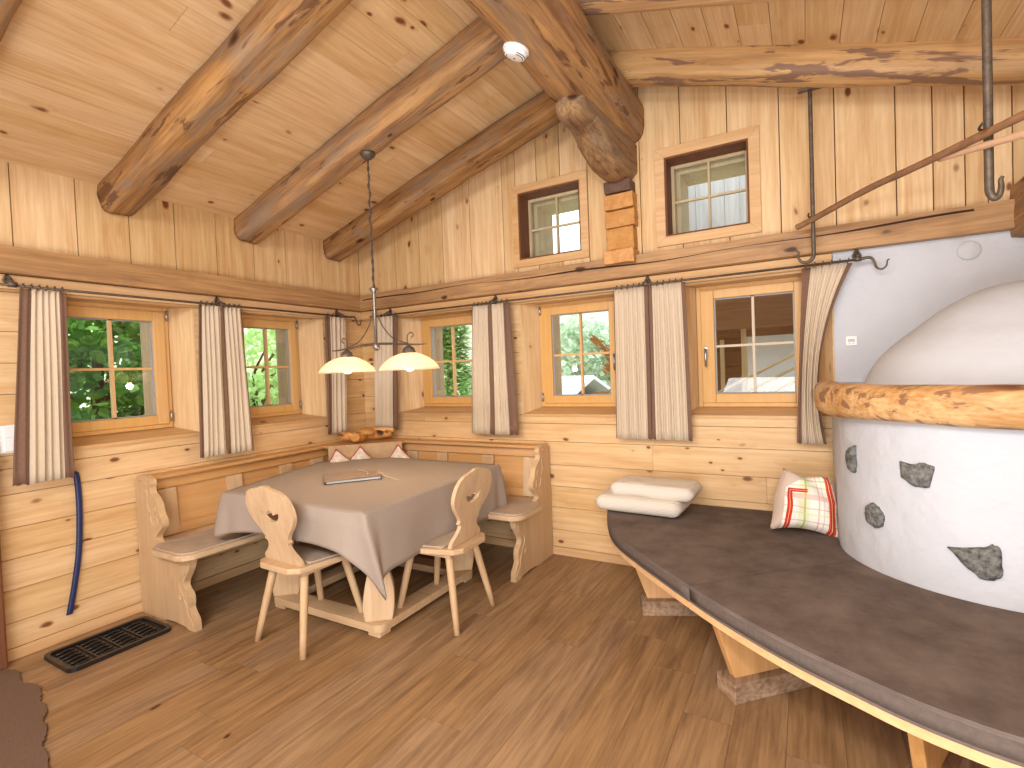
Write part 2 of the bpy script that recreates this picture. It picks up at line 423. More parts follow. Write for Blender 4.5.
# wall plate beams with hewn faces
def beam(name, p0, p1, w, h, mat, rough_amp=.006, n=40, crack=False, seed=1, taper=0):
    """rectangular hewn beam, local x along"""
    p0, p1 = Vector(p0), Vector(p1); L = (p1-p0).length
    x = (p1-p0).normalized(); up = Vector((0, 0, 1)); y = up.cross(x).normalized(); z = x.cross(y)
    m = MB(); R = []
    cs = []
    K = 5
    for a, b in (((-1, -1), (1, -1)), ((1, -1), (1, 1)), ((1, 1), (-1, 1)), ((-1, 1), (-1, -1))):
        for k in range(K): cs.append((a[0]+(b[0]-a[0])*k/K, a[1]+(b[1]-a[1])*k/K))
    for i in range(n+1):
        t = i/n; ring = []
        for (a, b) in cs:
            q = Vector((t*L, a*w/2, b*h/2)); e = 1-.05*(abs(a)*abs(b))**6
            nz = noise.noise_vector(Vector((t*L*1.3+seed*9.1, a*1.5+seed, b*1.5)))+.5*noise.noise_vector(Vector((t*L*5+seed*3, a*3, b*3)))
            ring.append((t*L, q.y*e+nz.y*rough_amp, q.z*e+nz.z*rough_amp))
        R.append(ring)
    m.rings(R, rnd=random.random(), smooth=False)
    M = Matrix((x, y, z)).transposed().to_4x4(); M.translation = p0
    o = m.build(name, mat, matrix=M, bevel=0); return o
struct(beam('trim_1', (.04, YF, 2.1515), (.04, 0.0, 2.1515), .08, .147, pine_beam('x'), .004, seed=2))
struct(beam('trim_2', (.08, -.04, 2.153), (4.80, -.04, 2.153), .08, .15, pine_beam('x'), .004, 60, seed=5))
# long drying crack in the back beam: a thin dark groove strip following a wavy line
m = MB(); R = []
for i in range(120):
    x = .12+i*(4.4/119); zc = 2.168+.012*math.sin(x*1.7)+.006*math.sin(x*6)+.012*(x/4.5); hw = .0035+.0025*math.sin(x*3.3)
    R.append([(x, -.0835, zc-hw), (x, -.0835, zc+hw), (x, -.078, zc+hw), (x, -.078, zc-hw)])
m.rings(R, smooth=False); cb = m.build('trim_3', plain('crack_dark', '3a2416', .9)); struct(cb)
# lighter strip under beams
m = MB(); m.box(0, .035, YF, -.0, 1.997, 2.0745); struct(m.build('trim_4', pine_trim('y'), bevel=.003))
m = MB(); m.box(.035, 3.89, -.035, 0, 1.997, 2.0745); struct(m.build('trim_5', pine_trim('x'), bevel=.003))
# beam turning towards the room at the right
struct(beam('trim_6', (4.80, -2.6, 2.24), (4.80, -.0, 2.17), .26, .26, old_log('x'), .012, 30, seed=8))
# dark door post at the far left
m = MB(); m.box(.0, .09, -2.80, -2.664, 0, 1.16); struct(m.build('trim_7', darkwood('z'), bevel=.01))

# white plaster wall right of the windows
m = MB(); 
R = []
for i in range(40):
    x = 3.893+(XR-3.893)*i/39; row = []
    for j in range(24):
        z = 2.079*j/23
        row.append((x, -.012+.003*noise.noise(Vector((x*3, z*3, 1))), z))
    R.append(row)
m.rings(R, cap=False, closed=False); m.box(3.8925, XR, -.008, .025, 0, 2.079, .2)
struct(m.build('wall_back_plaster', plaster()))

# ------------------------------------------------------------------ windows
glass_m = None
def glass():
    if 'glass' in MATS: return MATS['glass']
    t = NT('glass'); t.n.remove(t.b)
    tr = t.new('ShaderNodeBsdfTransparent'); gl = t.new('ShaderNodeBsdfGlossy', i_Roughness=.0); fr = t.new('ShaderNodeFresnel', i_IOR=1.55)
    tr.inputs[0].default_value = (.97, .985, .975, 1)
    mx = t.new('ShaderNodeMixShader'); t.l(fr.outputs[0], mx.inputs[0]); t.l(tr.outputs[0], mx.inputs[1]); t.l(gl.outputs[0], mx.inputs[2]); t.l(mx.outputs[0], t.out.inputs[0])
    MATS['glass'] = t.m; return t.m
steel = lambda: plain('brushed_steel', 'b8b8b8', .3, .9)
def window(n, wall, w0, w1, f0, f1, g0, g1, gz0, gz1, muntin='pine', handle=None, hinges=None):
    """wall 'L' (x=0, along=y) or 'B' (y=0, along=x); w = wall opening, f = frame, g = glass"""
    def T(a, d, z): return (-d, a, z) if wall == 'L' else (a, d, z)
    ax = 'y' if wall == 'L' else 'x'
    def bx(m, a0, a1, d0, d1, z0, z1, rnd=None):
        if wall == 'L': m.box(-d1, -d0, a0, a1, z0, z1, rnd)
        else: m.box(a0, a1, d0, d1, z0, z1, rnd)
    root = empty('window_%d' % n, T((w0+w1)/2, .1, 1.1)); struct(root)
    root['label'] = 'window'
    del root['label']
    inv = Matrix.Translation(-root.location)
    def B(m, name, mat, par=None, **k):
        for v in m.b.verts: v.co = v.co-(root.location if par is None else Vector((0, 0, 0))+root.location)
        return m.build(name, mat, par or root, **k)
    D = .15; zt, zb = 1.985, 1.15
    # splayed reveal boards
    for (wa, fa, s) in ((w0, f0, 1), (w1, f1, -1)):
        m = MB(); t = .02*s
        e_ = .0012; wb = wa+(.0004 if s > 0 else -.0004)
        P = [T(wb, e_, 1.10), T(fa, D+.03, 1.10), T(fa-t, D+.03, 1.10), T(wa-t, e_, 1.10), T(wb, e_, zt), T(fa, D+.03, zt), T(fa-t, D+.03, zt), T(wa-t, e_, zt)]
        m.hexa(P); B(m, 'reveal', pine('z'))
    m = MB(); P = [T(w0, -.012, 1.085), T(w1, -.012, 1.085), T(f1, D+.02, 1.10), T(f0, D+.02, 1.10), T(w0, -.012, 1.105), T(w1, -.012, 1.105), T(f1, D+.02, 1.15), T(f0, D+.02, 1.15)]
    m.hexa(P); B(m, 'sill', pine_trim(ax))
    m = MB(); m_ = .0; P = [T(w0, .0012, zt-.001), T(w1, .0012, zt-.001), T(w1, D+.03, zt-.001), T(w0, D+.03, zt-.001), T(w0, .0012, zt+.012), T(w1, .0012, zt+.012), T(w1, D+.03, zt+.012), T(w0, D+.03, zt+.012)]
    m.hexa(P); B(m, 'head_board', pine_trim(ax))
    # fixed frame
    m = MB(); fw = .028
    bx(m, f0, f0+fw, D, D+.06, zb, zt, .1); bx(m, f1-fw, f1, D, D+.06, zb, zt, .2); bx(m, f0+fw, f1-fw, D, D+.06, zb, zb+fw, .3); bx(m, f0+fw, f1-fw, D, D+.06, zt-fw, zt, .4)
    B(m, 'frame', pine_frame('z'), bevel=.004)
    # sash
    s0, s1, q0, q1 = f0+fw, f1-fw, zb+fw, zt-fw
    m = MB()
    bx(m, s0, g0, D-.012, D+.055, q0, q1, .15); bx(m, g1, s1, D-.012, D+.055, q0, q1, .25)
    bx(m, g0, g1, D-.012, D+.055, q0, gz0, .35); bx(m, g0, g1, D-.012, D+.055, gz1, q1, .45)
    sash = B(m, 'sash', pine_frame('z'), bevel=.005)
    # rubber/white seal
    m = MB(); sw = .008
    bx(m, g0, g0+sw, D+.012, D+.03, gz0, gz1); bx(m, g1-sw, g1, D+.012, D+.03, gz0, gz1); bx(m, g0+sw, g1-sw, D+.012, D+.03, gz0, gz0+sw); bx(m, g0+sw, g1-sw, D+.012, D+.03, gz1-sw, gz1)
    B(m, 'seal', plain('seal_grey', '9a9a98', .5), sash)
    m = MB(); gm = (g0+g1)/2; zm = (gz0+gz1)/2; mw = .008
    bx(m, gm-mw, gm+mw, D+.012, D+.045, gz0, gz1, .5); bx(m, g0, g1, D+.014, D+.043, zm-mw, zm+mw, .6)
    B(m, 'glazing_bars', pine_frame('z') if muntin == 'pine' else plain('pale_bar', 'c9b79c', .5), sash)
    m = MB(); bx(m, g0, g1, D+.026, D+.030, gz0, gz1); B(m, 'pane', glass(), sash)
    # exterior reveal
    m = MB(); bx(m, g0-.06, g0-.02, D+.06, .36, zb, zt, .5); bx(m, g1+.02, g1+.06, D+.06, .36, zb, zt, .6)
    bx(m, g0-.02, g1+.02, D+.06, .40, zb, zb+.05, .7); bx(m, g0-.02, g1+.02, D+.06, .36, zt-.04, zt, .8)
    B(m, 'outer_reveal', wood('outer_reveal_wood', 'b99b78', '8a6a4a', 'z', knots=.1))
    if handle is not None:
        a = handle; m = MB()
        bx(m, a-.013, a+.013, D-.018, D-.012, 1.50, 1.57); hb = B(m, 'handle_plate', steel(), sash, bevel=.003)
        m = MB(); m.tube([T(a, D-.015, 1.545), T(a, D-.05, 1.545)], .009); m.tube([T(a, D-.05, 1.553), T(a, D-.052, 1.50), T(a, D-.05, 1.43)], [.009, .008, .007]); B(m, 'handle', steel(), sash)
    if hinges is not None:
        for z in (1.23, 1.93):
            m = MB(); m.tube([T(hinges, D-.012, z-.035), T(hinges, D-.012, z+.035)], .007); B(m, 'hinge', steel(), sash)
    return root
window(1, 'L', -2.46, -1.58, -2.385, -1.675, -2.26, -1.777, 1.24, 1.888, hinges=-1.69)
window(2, 'L', -1.31, -.464, -1.21, -.61, -1.118, -.70, 1.24, 1.89, hinges=-.625)
window(3, 'B', .44, 1.47, .612, 1.31, .724, 1.20, 1.24, 1.885)
window(4, 'B', 1.762, 2.66, 1.855, 2.555, 1.965, 2.448, 1.24, 1.89, handle=2.495, hinges=1.87)
window(5, 'B', 3.013, 3.885, 3.085, 3.80, 3.20, 3.686, 1.24, 1.895, muntin='pale', handle=3.145)

def upper_window(n, i0, i1, z0, z1, c0, c1, y0, y1):
    root = empty('window_%d' % n, ((i0+i1)/2, .05, z0)); struct(root)
    def B(m, name, mat, par=None, **k):
        for v in m.b.verts: v.co = v.co-root.location
        return m.build(name, mat, par or root, **k)
    # casing boards with mitred corners
    m = MB(); a = -.018
    for P in ([(c0, y0), (c1, y0), (i1, z0), (i0, z0)], [(c1, y0), (c1, y1), (i1, z1), (i1, z0)], [(c1, y1), (c0, y1), (i0, z1), (i1, z1)], [(c0, y1), (c0, y0), (i0, z0), (i0, z1)]):
        m.hexa([(x, a, z) for x, z in P]+[(x, 0, z) for x, z in P])
    B(m, 'casing', pine_trim('x'), bevel=.002)
    m = MB(); e = .012
    m.box(i0, i0+e, -.01, .20, z0+e, z1-e); m.box(i1-e, i1, -.01, .20, z0+e, z1-e); m.box(i0, i1, -.01, .20, z1-e, z1); 
    B(m, 'reveal', darkwood('z'))
    m = MB(); m.box(i0, i1, -.01, .20, z0, z0+e); B(m, 'sill', darkwood('x'))
    i0 += e; i1 -= e; z0 += e; z1 -= e; D = .14; w = .022
    m = MB(); m.box(i0, i0+w, D, D+.04, z0, z1); m.box(i1-w, i1, D, D+.04, z0, z1); m.box(i0+w, i1-w, D, D+.04, z0, z0+w); m.box(i0+w, i1-w, D, D+.04, z1-w, z1)
    s = B(m, 'sash', wood('pale_sash', 'c9b48f', 'a8906a', 'z', knots=0), bevel=.003)
    m = MB(); gm = (i0+i1)/2+.0; zm = (z0+z1)/2; m.box(gm-.007, gm+.007, D+.005, D+.035, z0+w, z1-w); m.box(i0+w, i1-w, D+.006, D+.034, zm-.007, zm+.007)
    B(m, 'glazing_bars', wood('pale_sash', 'c9b48f', 'a8906a', 'z', knots=0), s)
    m = MB(); m.box(i0+w, i1-w, D+.018, D+.022, z0+w, z1-w); B(m, 'pane', glass(), s)
    m = MB(); m.box(i0-.01, i0+.05, .21, .5, z0-.02, z1+.02); m.box(i0+.05, i1-.02, .21, .5, z1-.045, z1+.02); B(m, 'outer_reveal', wood('pale_sash', 'c9b48f', 'a8906a', 'z', knots=0))
upper_window(6, 1.785, 2.31, 2.33, 2.855, 1.73, 2.37, 2.272, 2.915)
upper_window(7, 2.93, 3.455, 2.33, 2.865, 2.867, 3.52, 2.267, 2.93)

# ------------------------------------------------------------------ logs
def log(name, p0, p1, w, h, mat, amp=.012, n=34, seg=20, sq=3.0, seed=1, facets=0, taper=1.0, parent=None, roundend=0):
    p0, p1 = Vector(p0), Vector(p1); L = (p1-p0).length
    x = (p1-p0).normalized(); up = Vector((0, 0, 1)) if abs(x.z) < .9 else Vector((1, 0, 0)); y = up.cross(x).normalized(); z = x.cross(y)
    m = MB(); R = []
    for i in range(n+1):
        t = i/n; s = 1+(taper-1)*t; ring = []
        if roundend:
            e = min(t, 1-t)*L/roundend
            if e < 1: s *= .72+.28*math.sqrt(max(0, 1-(1-e)**2))
        cy = .35*amp*math.sin(t*L*1.9+seed)+amp*.8*noise.noise(Vector((t*L*.8, seed*5.3, 0))); cz = amp*.8*noise.noise(Vector((t*L*.8, 0, seed*3.3)))
        for k in range(seg):
            a = 2*PI*k/seg+.0; ca, sa = math.cos(a), math.sin(a)
            r = (abs(ca)**sq+abs(sa)**sq)**(-1/sq)
            r *= 1+amp*4*noise.noise(Vector((t*L*1.6+seed*7, ca*1.2, sa*1.2)))+amp*2*noise.noise(Vector((t*L*6+seed*3, ca*3, sa*3)))
            ring.append((t*L, ca*r*w/2*s+cy, sa*r*h/2*s+cz))
        R.append(ring)
    m.rings(R, smooth=True, rnd=random.random())
    for f in m.b.faces:
        if len(f.verts) > 4: f.smooth = False
    M = Matrix((x, y, z)).transposed().to_4x4(); M.translation = p0
    return m.build(name, mat, matrix=M)
rz = lambda x: 2.52+.095+.292*x
names = {0: 'second', 1: 'third'}
for k, (yc, lab) in enumerate(((-.335, 'hewn log rafter along the back wall, its foot in the corner above the lamp'), (-1.16, 'hewn log rafter that carries the hanging lamp'),
                      (-2.02, 'thick hewn log rafter crossing the middle of the left ceiling'), (-2.9, 'hewn log rafter cut off by the top left corner'))):
    o = log('roof_rafter', (.0, yc, rz(0)), (2.56, yc, rz(2.56)), .195, .19, old_log('x'), seed=k+1, amp=.022, sq=5, n=70, seg=28)
    tag(o, lab, 'rafter', 'log rafters left of the ridge')
rzr = lambda x: 3.262-.292*(x-2.80)+.1
for k, (yc, lab) in enumerate(((-.30, 'peeled log rafter with bark remnants along the back wall, right of the ridge'), (-1.12, 'peeled log rafter at the top edge, right of the ridge beam'))):
    o = log('roof_rafter', (2.68, yc, rzr(2.68)), (XR, yc, rzr(XR)), .19, .175, log_bark('x'), seed=k+11, amp=.016, sq=5, n=70, seg=28)
    tag(o, lab, 'rafter', 'log rafters right of the ridge')
o = log('ridge_beam', (2.63, YF, 3.17), (2.63, 0, 3.17), .36, .36, old_log('x'), amp=.016, n=160, seg=36, sq=2.6, seed=21)
tag(o, 'massive round ridge log running from the top edge to the back wall', 'beam')
# carved corbel under the ridge beam
m = MB()
prof = [(-.90, 3.01), (-.915, 2.94), (-.90, 2.885), (-.83, 2.865), (-.72, 2.87), (-.62, 2.855), (-.5, 2.80), (-.38, 2.755), (-.22, 2.73), (-.06, 2.745), (0, 2.77), (0, 3.02)]
yz = [(p.x, p.y) for p in cr([(a, b, 0) for a, b in prof], 5)]
R = []
cx, NX = 2.63, 9
for i in range(NX):
    t = i/(NX-1); u = (t-.5)*2; e = (1-abs(u)**2.4)
    ring = []
    for (a, b) in yz:
        sh = (1-e)*.06; bb = b+sh if b < 2.97 else b
        nz = noise.noise(Vector((a*6, b*6, u*2)))*.014
        ring.append((cx-.03*min(1, -a/.9)+u*(.115-.02*min(1, -a/.9)), a+(sh if a < -.7 else 0)+nz, min(bb+nz, 3.0)))
    R.append(ring)
m.rings(R, smooth=True)
o = m.build('ridge_corbel', wood('corbel_wood', 'ab875a', '6a4c34', 'y', contrast=1.0, grain=(2.5, 18), knots=.25, knotsize=.02, cell=.2, var=.03, kcol='4c2e1b', streak=('8e8070', .45, .7, .8), rough=.75, bump=.35))
tag(o, 'weathered carved wooden corbel supporting the ridge log at the back wall', 'corbel')
# stacked log ends under the corbel
post = empty('log_end_stack', (2.63, 0, 2.2), 0, 'short stack of sawn log ends beneath the corbel on the beam', 'log stack')
zz = [2.17, 2.27, 2.43, 2.555, 2.665, 2.75]; pr = [.145, .10, .09, .105, .125]
for k in range(5):
    mt = wood('log_end_wood', 'd09a5c', 'a06a38', 'y', knots=.1, cell=.2, bump=.4, kcol='6b4020') if k < 4 else wood('dark_block', '6e5344', '493428', 'y', knots=0, bump=.4)
    w = .1+random.uniform(-.008, .008)
    m = MB(); m.box(-w, w+.004, -pr[k], -.001, zz[k]+.003-2.2, zz[k+1]-.003-2.2)
    bmesh.ops.subdivide_edges(m.b, edges=m.b.edges[:], cuts=3, use_grid_fill=True)
    for v in m.b.verts:
        if v.co.y < -.01: v.co += noise.noise_vector(v.co*9+Vector((k*3, 0, 0)))*.008
    m.build('log_end', mt, post, bevel=.006)

# smoke detector on the ridge log
sd = empty('smoke_detector', (2.56, -1.40, 3.012), 0, 'round white smoke detector fixed to the underside of the ridge log', 'smoke detector')
sd.rotation_euler = (0, math.radians(18), 0); sd.scale = (1.15, 1.15, 1.15)
wh = plain('white_plastic', 'eeeeec', .35)
m = MB(); m.lathe([(.03, 0.0), (.055, -.001), (.057, -.014), (.052, -.016)], n=40); m.build('base', wh, sd)
m = MB(); m.lathe([(.050, -.014), (.0505, -.024), (.044, -.036), (.03, -.040), (.001, -.041)], n=40); m.build('housing', wh, sd)
for r_ in (.045, .036):
    for a0 in (-.9, PI-.9+.3):
        pts = [(r_*math.cos(a0+i*.14), r_*math.sin(a0+i*.14), -.0345 if r_ > .04 else -.0385) for i in range(12)]
        m = MB(); m.tube(pts, .0018, 6); m.build('vent_slot', plain('slot_dark', '3c3c3c', .6), sd)
m = MB(); m.ball((.0, 0, -.041), .004); m.build('test_light', plain('slot_dark', '3c3c3c'), sd)

# ------------------------------------------------------------------ curtains
def curtain(wall, t0, t1, b0, b1, label, left=0, right=0, n=8, mid=None, zt=1.995, zb=.945, seed=0):
    """hangs from the rod; t = top span, b = bottom span along the wall; left/right = brown band share"""
    d0 = .10
    root = empty('curtain', ((d0, (t0+t1)/2, zt) if wall == 'L' else ((t0+t1)/2, -d0, zt)), 0, label, 'curtain', 'beige linen curtains with brown bands')
    NU, NV = n*12, 16
    def P(u, v):
        a0 = t0+(b0-t0)*v; a1 = t1+(b1-t1)*v
        if mid is not None: a1 = (1-v)*(1-v)*t1+2*v*(1-v)*(2*mid-.5*(t1+b1))+v*v*b1
        amp = .006+.008*min(1, v*2)*(.7+.5*math.sin(u*23+seed*3))
        if left and u < left or right and u > 1-right: amp *= .35
        ph = 2*PI*n*u+.6*math.sin(seed+u*9)+.25*math.sin(v*3+seed)
        a = a0+(a1-a0)*(u+.006*math.sin(ph*1.0+1.3))
        d = d0+amp*math.sin(ph)+.004*math.sin(5*v+u*7+seed)
        z = zt-(zt-zb)*v+.004*math.sin(ph)*(v > .97)+.006*noise.noise(Vector((u*5, seed, 0)))*(v > .9)
        q = Vector((d, a, z)) if wall == 'L' else Vector((a, -d, z))
        return q-root.location
    spans = []
    if left: spans.append((0, left, 'brown'))
    spans.append((left, 1-right, 'beige'))
    if right: spans.append((1-right, 1, 'brown'))
    for a, b, kd in spans:
        m = MB(); k0, k1 = round(a*NU), round(b*NU)
        if k1-k0 < 2: k1 = k0+2
        R = [[P((k0+(k1-k0)*i/(k1-k0))/NU, j/NV) for i in range(k1-k0+1)] for j in range(NV+1)]
        m.rings(R, cap=False, closed=False)
        m.build('cloth' if kd == 'beige' else 'edge_band', beige() if kd == 'beige' else brownf(), root, solid=.003, subsurf=0)
    # heading tape stitched line + rings
    k = max(4, n-1)
    for i in range(k):
        a = t0+(t1-t0)*(i+.5)/k
        c = Vector((d0, a, zt+.014) if wall == 'L' else (a, -d0, zt+.014))-root.location
        m = MB(); pts = []
        for j in range(15):
            an = 2*PI*j/14; 
            pts.append(c+(Vector((math.cos(an)*.012, .004*math.sin(an), math.sin(an)*.014)) if wall == 'L' else Vector((.004*math.sin(an), math.cos(an)*.012, math.sin(an)*.014))))
        m.tube(pts, .003, 6, cap=False); m.build('ring', iron(), root)
    return root
curtain('L', -2.535, -2.335, -2.61, -2.345, 'beige curtain with brown bands left of the first window on the left wall', .26, .16, 7, seed=1, zb=.945)
curtain('L', -1.60, -1.445, -1.645, -1.455, 'beige curtain with a brown left band, right half beside the ivy window', .16, 0, 5, seed=2, zb=.935)
curtain('L', -1.435, -1.285, -1.45, -1.245, 'narrow beige curtain with brown left strip, at the left of the second window', .14, .04, 5, seed=3, zb=.93)
curtain('L', -.516, -.285, -.545, -.335, 'beige curtain on the left wall nearest the room corner', .24, 0, 5, seed=4, zb=.96)
curtain('B', .27, .56, .225, .505, 'beige curtain on the back wall nearest the room corner, brown band at its right', 0, .22, 6, seed=5, zb=.96)
curtain('B', 1.37, 1.525, 1.315, 1.50, 'beige curtain at the right of the conifer window, left one of its pair', .06, 0, 5, seed=6)
curtain('B', 1.525, 1.725, 1.495, 1.76, 'beige curtain with wide brown right band, left of the hillside window', .16, .30, 5, seed=7)
curtain('B', 2.575, 2.815, 2.56, 2.81, 'wide beige curtain right of the window with the dried plume', .03, .10, 7, seed=8)
curtain('B', 2.82, 3.06, 2.815, 3.08, 'wide beige curtain with brown side bands left of the handle window', .09, .10, 7, seed=9)
curtain('B', 3.735, 3.985, 3.685, 3.838, 'beige curtain swept narrow beside the white stove wall', .18, .09, 7, mid=3.82, seed=10, zb=.95)

def bracket(root, wall, a, z=2.012, d0=.10):
    def T(a, d, z): return Vector((d, a, z) if wall == 'L' else (a, -d, z))
    m = MB(); m.tube([T(a, .034, z+.035), T(a, .06, z+.03), T(a, d0, z+.012)], .009, 8)
    for s in (-1, 1):
        m.tube([T(a, .036, z+.0), T(a+s*.018, .038, z+.03), T(a, .038, z+.062)], .007, 6)
    m.tube([T(a-.018, d0, z), T(a+.018, d0, z)], .015, 8)
    m.build('bracket', iron(), root)
def rod(wall, a0, a1, brs, hook, label, z=2.008, d0=.10, lead=0):
    def T(a, d, zz): return Vector((d, a, zz) if wall == 'L' else (a, -d, zz))
    root = empty('curtain_rod', (0, 0, 0), 0, label, 'curtain rod')
    m = MB(); m.tube([T(a0, d0, z), T(a1, d0, z)], .0075, 8); m.build('bar', iron(), root)
    for b in brs: bracket(root, wall, b)
    for e, s in hook:
        pts = [T(e+s*x_, d0, z+z_) for x_, z_ in ((0, 0), (.03, .005), (.055, .0), (.068, -.025), (.078, -.055), (.10, -.068), (.122, -.052), (.128, -.022), (.138, -.018))]
        m = MB(); m.tube(cr(pts, 4), [max(.003, .009-.006*i/32) for i in range(33)], 8); m.build('scroll_hook', iron(), root)
    return root
rod('L', -3.2, -.225, (-2.56, -1.43, -.33), [(-.225, 1)], 'black iron curtain rod along the left wall with a hooked end')
rod('B', .22, 4.02, (.42, 1.56, 2.80, 4.01), [(4.02, 1)], 'black iron curtain rod along the back wall with a hooked end on the white wall')

# ------------------------------------------------------------------ pendant lamp
LX, LY = 1.31, -1.15
lamp = empty('pendant_lamp', (LX, LY, 1.64), 0, 'wrought iron pendant with two frosted glass shades above the dining table', 'lamp')
def LP(m, name, mat, par=lamp, **k): return m.build(name, mat, par, **k)
zc = 2.52+.292*LX-1.64-.005
m = MB(); m.lathe([(.048, 0), (.05, -.012), (.035, -.03), (.012, -.045), (.004, -.047)], (0, 0, zc), 24); LP(m, 'ceiling_cup', iron())
m = MB(); pts = [(.004*math.sin(i*1.1), .004*math.cos(i*1.3), .38+(zc-.045-.38)*i/40) for i in range(41)]; m.tube(pts, .0045, 8); 
for s in (0, PI):
    m.tube([(p[0]+.006*math.cos(i*1.2+s), p[1]+.006*math.sin(i*1.2+s), p[2]) for i, p in enumerate(pts)], .003, 6)
LP(m, 'cord', plain('cord_dark', '4b4038', .6))
m = MB(); m.lathe([(.005, .395), (.028, .385), (.03, .377), (.012, .355), (.010, .34), (.010, .03), (.022, .02), (.024, 0), (.016, -.018), (.001, -.022)], n=20); LP(m, 'stem', pewter())
m = MB(); pts = [(-.42+.84*i/24, 0, .002+.012*math.cos(i/24*2*PI)*-1+.008) for i in range(25)]; m.tube(pts, [.002+.006*math.sin(PI*i/24)**.5 for i in range(25)], 8); LP(m, 'cross_bar', iron())
for s in (-1, 1):
    m = MB(); m.tube(cr([(s*.012, 0, .24), (s*.06, 0, .14), (s*.15, 0, .05), (s*.27, 0, .012)], 8), .004, 6); LP(m, 'arm_scroll', iron())
    m = MB(); m.tube(cr([(s*.27, 0, .01), (s*.265, 0, .045), (s*.275, 0, .068), (s*.30, 0, .078), (s*.315, 0, .058), (s*.298, 0, .045)], 6), .004, 6); LP(m, 'curl', iron())
    sx_ = s*.275; zs = -.055
    m = MB(); m.lathe([(.006, .06), (.01, .052), (.034, .035), (.042, .012), (.038, .0), (.001, -.001)], (sx_, 0, zs), 24); LP(m, 'shade_cap', iron())
    prof = [(.186, -.098), (.174, -.076), (.15, -.050), (.118, -.026), (.08, -.008), (.045, .002), (.03, .003)]
    m = MB(); m.lathe(prof, (sx_, 0, zs), 48, cap=False)
    sh = NT('shade_glass_%d' % s) if 'shade' not in MATS else None
    if sh:
        sh.b.inputs['Base Color'].default_value = lin('f3dcbc'); sh.b.inputs['Roughness'].default_value = .35
        n_ = sh.new('ShaderNodeTexNoise', i_Scale=55.0, i_Detail=4.0); tc_ = sh.new('ShaderNodeTexCoord'); sh.l(tc_.outputs['Object'], n_.inputs['Vector'])
        col_ = sh.ramp(n_.outputs['Fac'], [(.35, lin('fff2e2')), (.7, lin('f4e0c6'))])
        sh.l(col_, sh.b.inputs['Base Color'])
        tl = sh.new('ShaderNodeBsdfTranslucent'); sh.l(col_, tl.inputs[0]); mx = sh.new('ShaderNodeMixShader', i_0=.55)
        sh.l(sh.b.outputs[0], mx.inputs[1]); sh.l(tl.outputs[0], mx.inputs[2]); sh.l(mx.outputs[0], sh.out.inputs[0]); MATS['shade'] = sh.m
    shade = LP(m, 'lamp_shade', MATS['shade'], solid=.004)
    m = MB(); m.lathe([(.012, 0), (.016, -.02), (.02, -.035), (.03, -.06), (.034, -.08), (.03, -.1), (.018, -.114), (.001, -.118)], (sx_, 0, zs+.01), 20)
    if 'bulb' not in MATS:
        bt = NT('bulb_glow'); bt.b.inputs['Emission Color'].default_value = (1, .80, .52, 1); bt.b.inputs['Emission Strength'].default_value = 9; MATS['bulb'] = bt.m
    LP(m, 'bulb', MATS['bulb'])
    light('bulb_light', 'POINT', (LX+sx_, LY, 1.64+zs-.135), 3.0, (1, .78, .5), radius=.03)
    light('bulb_light', 'POINT', (LX+sx_+.05, LY-.0, 1.64+zs-.045), .9, (1, .82, .58), radius=.02)

# ------------------------------------------------------------------ corner bench
bench = empty('corner_bench', (.3, -.3, 0), 0, 'L-shaped pine corner bench with carved end panels around the dining table', 'bench')
def BB(m, name, mat, par=bench, **k):
    for v in m.b.verts: v.co -= bench.location
    return m.build(name, mat, par, **k)
ST = .465
# seat planks
def rr(x0, x1, y0, y1, rad, corners, n=6):
    """rectangle with some rounded corners: order (x0,y0),(x1,y0),(x1,y1),(x0,y1)"""
    out = []
    for k, (cx, cy, a0) in enumerate(((x0, y0, PI), (x1, y0, 1.5*PI), (x1, y1, 0), (x0, y1, .5*PI))):
        if not corners[k]: out.append((cx, cy)); continue
        ox = cx+(rad if k in (0, 3) else -rad); oy = cy+(rad if k in (0, 1) else -rad)
        for i in range(n+1): a = a0+.5*PI*i/n; out.append((ox+rad*math.cos(a), oy+rad*math.sin(a)))
    return out
def slab(poly, z0, z1, name, mat, par=None, f=None, **k):
    m = MB(); m.prism([poly], lambda a, b: (a, b, z0), lambda a, b: (a, b, z1)); return (f or BB)(m, name, mat, par or bench, **k)
s1 = slab([(.10, -1.999), (.24, -1.999), (.27, -2.05), (.32, -2.075)]+rr(.10, .655, -2.075, -.10, .09, (0, 1, 0, 0))[1:], ST-.032, ST, 'seat', furn('y'), bevel=.008)
s2 = slab(rr(.656, 2.055, -.655, -.10, .09, (0, 1, 0, 0))[:-2]+[(2.055, -.32), (2.03, -.27), (1.979, -.24), (1.979, -.10), (.656, -.10)], ST-.032, ST, 'seat', furn('x'), bevel=.008)
slab(rr(.26, .645, -2.06, -.66, .085, (1, 1, 0, 0)), ST, ST+.012, 'seat_pad', suede(), bevel=.006)
slab(rr(.60, 2.045, -.64, -.26, .085, (0, 1, 1, 0)), ST, ST+.012, 'seat_pad', suede(), bevel=.006)
